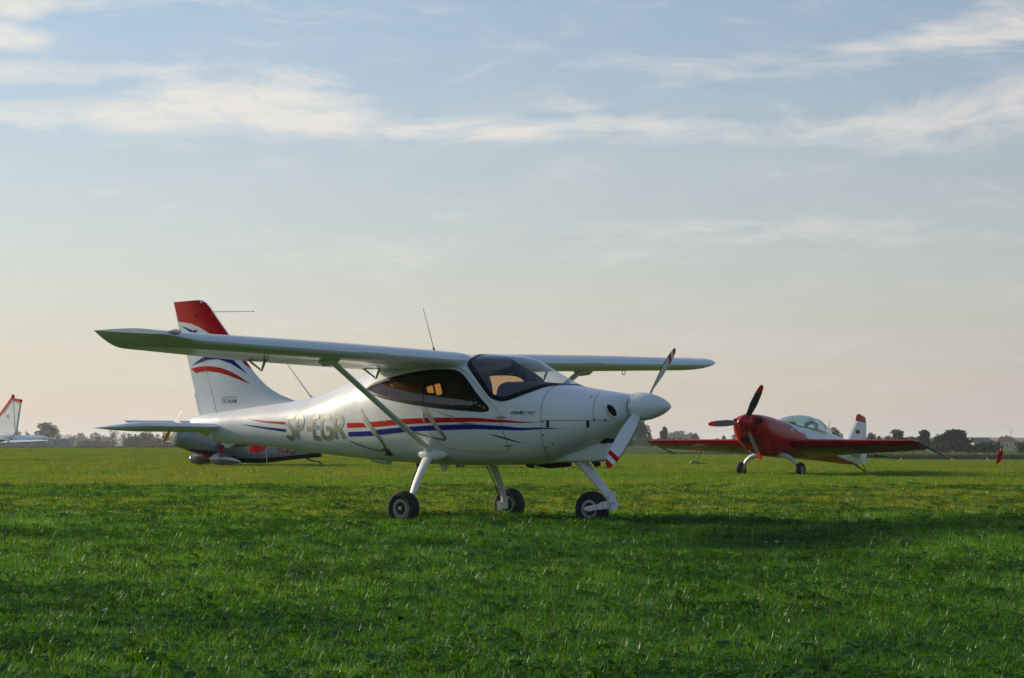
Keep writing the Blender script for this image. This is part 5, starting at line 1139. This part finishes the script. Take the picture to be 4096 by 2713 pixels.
def tuft(name, nb, rad, hmin, hmax, wd, lean, clover=0, broad=0, stalks=0, seed=0):
    r = np.random.default_rng(seed); V, F_, Fm, B = [], [], [], []
    for _ in range(nb):
        a = r.uniform(0, 6.283); q = rad * math.sqrt(r.uniform(0, 1)); x, y = q * math.cos(a), q * math.sin(a); h = r.uniform(hmin, hmax); az = r.uniform(0, 6.283); ln = lean * r.uniform(.2, 1.3) * h; w = wd * r.uniform(.6, 1.3)
        fx, fy = math.cos(az + 1.57 + r.uniform(-.6, .6)), math.sin(az + 1.57 + r.uniform(-.6, .6)); o = len(V); tt = [0, .4, .75, 1.0]
        droop = r.uniform(0, .35) if r.uniform() < .35 else 0
        for t in tt[:-1]:
            cx, cy, cz = x + math.cos(az) * ln * t ** 1.8, y + math.sin(az) * ln * t ** 1.8, h * (t - droop * t ** 3); ww = w * (1 - .35 * t)
            V += [(cx - fx * ww, cy - fy * ww, cz), (cx + fx * ww, cy + fy * ww, cz)]
        V.append((x + math.cos(az) * ln, y + math.sin(az) * ln, h * (1 - droop * 1.4)))
        F_ += [(o, o + 1, o + 3, o + 2), (o + 2, o + 3, o + 5, o + 4), (o + 4, o + 5, o + 6)]; Fm += [0] * 3; B += [r.uniform(0, 1)] * 3
    for _ in range(clover):                       # three-part leaves on short stems
        a = r.uniform(0, 6.283); q = rad * math.sqrt(r.uniform(0, 1)); x, y, z = q * math.cos(a), q * math.sin(a), r.uniform(.025, .065); s = r.uniform(.009, .016); b = r.uniform(0, 1); tl = r.uniform(-.4, .4, 2)
        for k in range(3):
            aa = r.uniform(0, .4) + k * 2.094; o = len(V)
            for da, ra in [(0, .1), (-.55, .8), (-.25, 1.15), (.25, 1.15), (.55, .8)]:
                px_, py_ = math.cos(aa + da) * s * ra * 1.5, math.sin(aa + da) * s * ra * 1.5; V.append((x + px_, y + py_, z + tl[0] * px_ + tl[1] * py_))
            F_.append(tuple(range(o, o + 5))); Fm.append(1); B.append(b)
    for _ in range(broad):                        # dandelion and plantain rosettes
        x, y = r.uniform(-rad, rad, 2) * .6
        for k in range(r.integers(5, 9)):
            aa = r.uniform(0, 6.283); l = r.uniform(.05, .11); w = l * r.uniform(.14, .24); up = r.uniform(.25, .8); o = len(V); b = r.uniform(.2, 1)
            for t, ww in [(0, .2), (.35, .8), (.7, 1), (.92, .6)]:
                z = l * up * math.sin(t * 2.0); cx, cy = x + math.cos(aa) * l * t, y + math.sin(aa) * l * t
                V += [(cx - math.sin(aa) * w * ww, cy + math.cos(aa) * w * ww, z), (cx + math.sin(aa) * w * ww, cy - math.cos(aa) * w * ww, z)]
            V.append((x + math.cos(aa) * l, y + math.sin(aa) * l, l * up * .85)); F_ += [(o, o + 1, o + 3, o + 2), (o + 2, o + 3, o + 5, o + 4), (o + 4, o + 5, o + 7, o + 6), (o + 6, o + 7, o + 8)]; Fm += [1] * 4; B += [b] * 4
    for _ in range(stalks):
        x, y = r.uniform(-rad, rad, 2); h = r.uniform(.10, .19); ax, ay = r.uniform(-.02, .02, 2); o = len(V)
        for t, w in [(0, .0009), (.68, .0009), (.72, .0024), (.95, .002), (1, .0006)]:
            for k in range(3): V.append((x + ax * t + w * math.cos(k * 2.094), y + ay * t + w * math.sin(k * 2.094), h * t))
        for i in range(4):
            for k in range(3): F_.append((o + i * 3 + k, o + i * 3 + (k + 1) % 3, o + i * 3 + 3 + (k + 1) % 3, o + i * 3 + 3 + k)); Fm.append(2); B.append(r.uniform(0, 1))
    proto(name, V, F_, [M_GRASS, M_CLOVER, M_STALK], Fm, B)
for i in range(9): tuft('tuft_%02d' % i, 70, .085, .034, .078, .0015, .90, seed=10 + i)
for i in range(3): tuft('tuft_1%d_clover' % i, 22, .085, .04, .08, .0016, .8, clover=26, seed=30 + i)
for i in range(2): tuft('tuft_2%d_rosette' % i, 32, .085, .04, .08, .0016, .8, clover=4, broad=2, seed=40 + i)
for i in range(2): tuft('tuft_3%d_stalk' % i, 48, .085, .045, .09, .0016, .75, stalks=1, seed=50 + i)
def vnoise(x, y, s, seed):
    x = x / s; y = y / s; xi = np.floor(x).astype(int); yi = np.floor(y).astype(int); fx = x - xi; fy = y - yi; fx = fx * fx * (3 - 2 * fx); fy = fy * fy * (3 - 2 * fy)
    def h(a, b):
        v = np.sin(a * 127.1 + b * 311.7 + seed * 74.7) * 43758.5453; return v - np.floor(v)
    return (h(xi, yi) * (1 - fx) + h(xi + 1, yi) * fx) * (1 - fy) + (h(xi, yi + 1) * (1 - fx) + h(xi + 1, yi + 1) * fx) * fy
def terrain_v(X, Y): return np.array([terrain(a, b) for a, b in zip(X, Y)])
def scatter_positions(g, D0, D1, dens_fn, spread=1.6, marg=.6):
    """random points in the wedge of field in front of the camera, denser near by"""
    out = []
    for a, b in zip(np.geomspace(D0, D1, 26)[:-1], np.geomspace(D0, D1, 26)[1:]):
        half = lambda D: D * 2048 / FPX * spread + marg
        n = int((b - a) * 2 * half((a + b) / 2) * dens_fn((a + b) / 2)); D = g.uniform(a, b, n); X = g.uniform(-1, 1, n) * (D * 2048 / FPX * spread + marg); out.append(np.stack([X, D], 1))
    return np.concatenate(out)
def gn_scatter(name, P, rot, scl, idx, tint, coll, label, cat):
    me = bpy.data.meshes.new(name); n = len(P); me.vertices.add(n); me.vertices.foreach_set('co', P.astype(np.float32).ravel())
    for nm, ty, key, dat in [('rot', 'FLOAT_VECTOR', 'vector', rot), ('scl', 'FLOAT_VECTOR', 'vector', scl), ('idx', 'INT', 'value', idx), ('tint', 'FLOAT', 'value', tint)]:
        a = me.attributes.new(nm, ty, 'POINT'); a.data.foreach_set(key, np.ascontiguousarray(dat, dtype=np.int32 if ty == 'INT' else np.float32).ravel())
    o = link(bpy.data.objects.new(name, me)); ng = bpy.data.node_groups.new(name, 'GeometryNodeTree')
    ng.interface.new_socket('Geometry', in_out='INPUT', socket_type='NodeSocketGeometry'); ng.interface.new_socket('Geometry', in_out='OUTPUT', socket_type='NodeSocketGeometry')
    N = ng.nodes.new; L = ng.links.new; gi = N('NodeGroupInput'); go = N('NodeGroupOutput'); ip = N('GeometryNodeInstanceOnPoints'); ci = N('GeometryNodeCollectionInfo')
    ci.inputs['Collection'].default_value = coll; ci.inputs['Separate Children'].default_value = True; ci.inputs['Reset Children'].default_value = True
    def at(nm, ty):
        a = N('GeometryNodeInputNamedAttribute'); a.data_type = ty; a.inputs['Name'].default_value = nm; return a.outputs['Attribute']
    L(gi.outputs[0], ip.inputs['Points']); L(ci.outputs[0], ip.inputs['Instance']); ip.inputs['Pick Instance'].default_value = True
    L(at('idx', 'INT'), ip.inputs['Instance Index']); L(at('rot', 'FLOAT_VECTOR'), ip.inputs['Rotation']); L(at('scl', 'FLOAT_VECTOR'), ip.inputs['Scale']); L(ip.outputs[0], go.inputs[0])
    md = o.modifiers.new('scatter', 'NODES'); md.node_group = ng; return tag(o, label, cat, kind='stuff')
def lawn():
    g = np.random.default_rng(3)
    P = scatter_positions(g, 7.2, 293, lambda D: 500 * min(1, (9.5 / D) ** 1.6) if D < 60 else 500 * (9.5 / 60) ** 1.6 * (60 / D) ** 2)
    x, y = P[:, 0], P[:, 1]; n = len(P)
    n1, n2, n3 = vnoise(x, y, 1.7, 1), vnoise(x, y, .55, 2), vnoise(x, y, 6.0, 3)
    mown = 1 / (1 + np.exp(-(y - 23.6 - .8 * np.sin(x * .7)) * 1.6))          # the field behind is mown shorter and drier
    clump = n1 * .55 + n2 * .45
    hsc = (.85 + .70 * clump) * (1 - .12 * mown) * (1 + .22 * np.exp(-((y - 21.5) / 3.5) ** 2)) * (1 - .22 * np.exp(-((y - 9) / 6) ** 2)); grow = np.maximum(1, (y / 14) ** .62)
    keep = g.uniform(0, 1, n) < .55 + .6 * clump
    scl = np.stack([grow * g.uniform(.8, 1.3, n), grow * g.uniform(.8, 1.3, n), hsc * g.uniform(.75, 1.25, n)], 1)
    tint = np.clip(.08 + .48 * clump + .10 * (n3 - .5) + mown * (.42 + .22 * (n3 - .3)) + np.clip((y - 30) / 60, 0, 1) * .12 + g.normal(0, .10, n), 0, .97)
    dry = np.clip((vnoise(x, y, 3.4, 15) * .6 + vnoise(x, y, .9, 16) * .4 - .60) * 4, 0, 1); tint = np.clip(tint + dry * .30 * g.uniform(0, 1, n), 0, .97)
    r = g.uniform(0, 1, n); clv = vnoise(x, y, 1.1, 9)
    idx = g.integers(0, 9, n); idx = np.where((r < .10 + .5 * np.clip((clv - .5) * 2.5, 0, 1)) & (y < 40), g.integers(9, 12, n), idx); r2 = g.uniform(0, 1, n)
    idx = np.where((r2 < .035 + .05 * np.clip((9.5 - y) / 2, 0, 1)) & (y < 30), g.integers(12, 14, n), idx); idx = np.where((r2 > .982) & (y < 60), g.integers(14, 16, n), idx)
    z = terrain_v(x, y); rot = np.stack([g.normal(0, .10, n), g.normal(0, .10, n), g.uniform(0, 6.283, n)], 1)
    Q = np.stack([x, y, z - .004], 1)[keep]
    gn_scatter('grass', Q, rot[keep], scl[keep], idx[keep], tint[keep], protos, 'green lawn grass with clover covering the airfield', 'grass')
    print('tufts', keep.sum())
    # white clover heads
    fc = bpy.data.collections.new('clover_heads'); r = np.random.default_rng(5)
    for i in range(3):
        V, F_ = [], []; mb = MB(); mb.tube([(0, 0, 0), (.006, .004, .06), (.004, .008, .092)], .0011, 4)
        for k in range(26):
            d = Vector(r.normal(size=3)).normalized(); d.z = abs(d.z) * .9 - .25; c = Vector((.004, .008, .098)); a = d.cross(Vector((.3, .5, .8))).normalized() * .003
            mb.add([c + a * .6, c - a * .6, c + d * .0125 - a, c + d * .0135 + a], [(0, 1, 2, 3)])
        me = bpy.data.meshes.new('clover_head'); me.from_pydata(mb.v, [], mb.f); me.materials.append(M_FLOWER); fc.objects.link(bpy.data.objects.new('clover_head', me))
    P = scatter_positions(g, 8, 75, lambda D: 1.0 if D > 20 else .35); x, y = P[:, 0], P[:, 1]; k = g.uniform(0, 1, len(P)) < np.clip((vnoise(x, y, 3.2, 21) - .30) * 1.8, 0, 1); P = P[k]; n = len(P); gr = np.clip(P[:, 1] / 26, 1, 1.5)
    gn_scatter('clover_flowers', np.stack([P[:, 0], P[:, 1], terrain_v(P[:, 0], P[:, 1])], 1), np.stack([g.normal(0, .2, n), g.normal(0, .2, n), g.uniform(0, 6.28, n)], 1), np.stack([gr, gr, g.uniform(.7, 1.05, n)], 1), g.integers(0, 3, n), g.uniform(0, 1, n), fc, 'small white clover flowers dotted over the grass', 'flowers')
lawn()
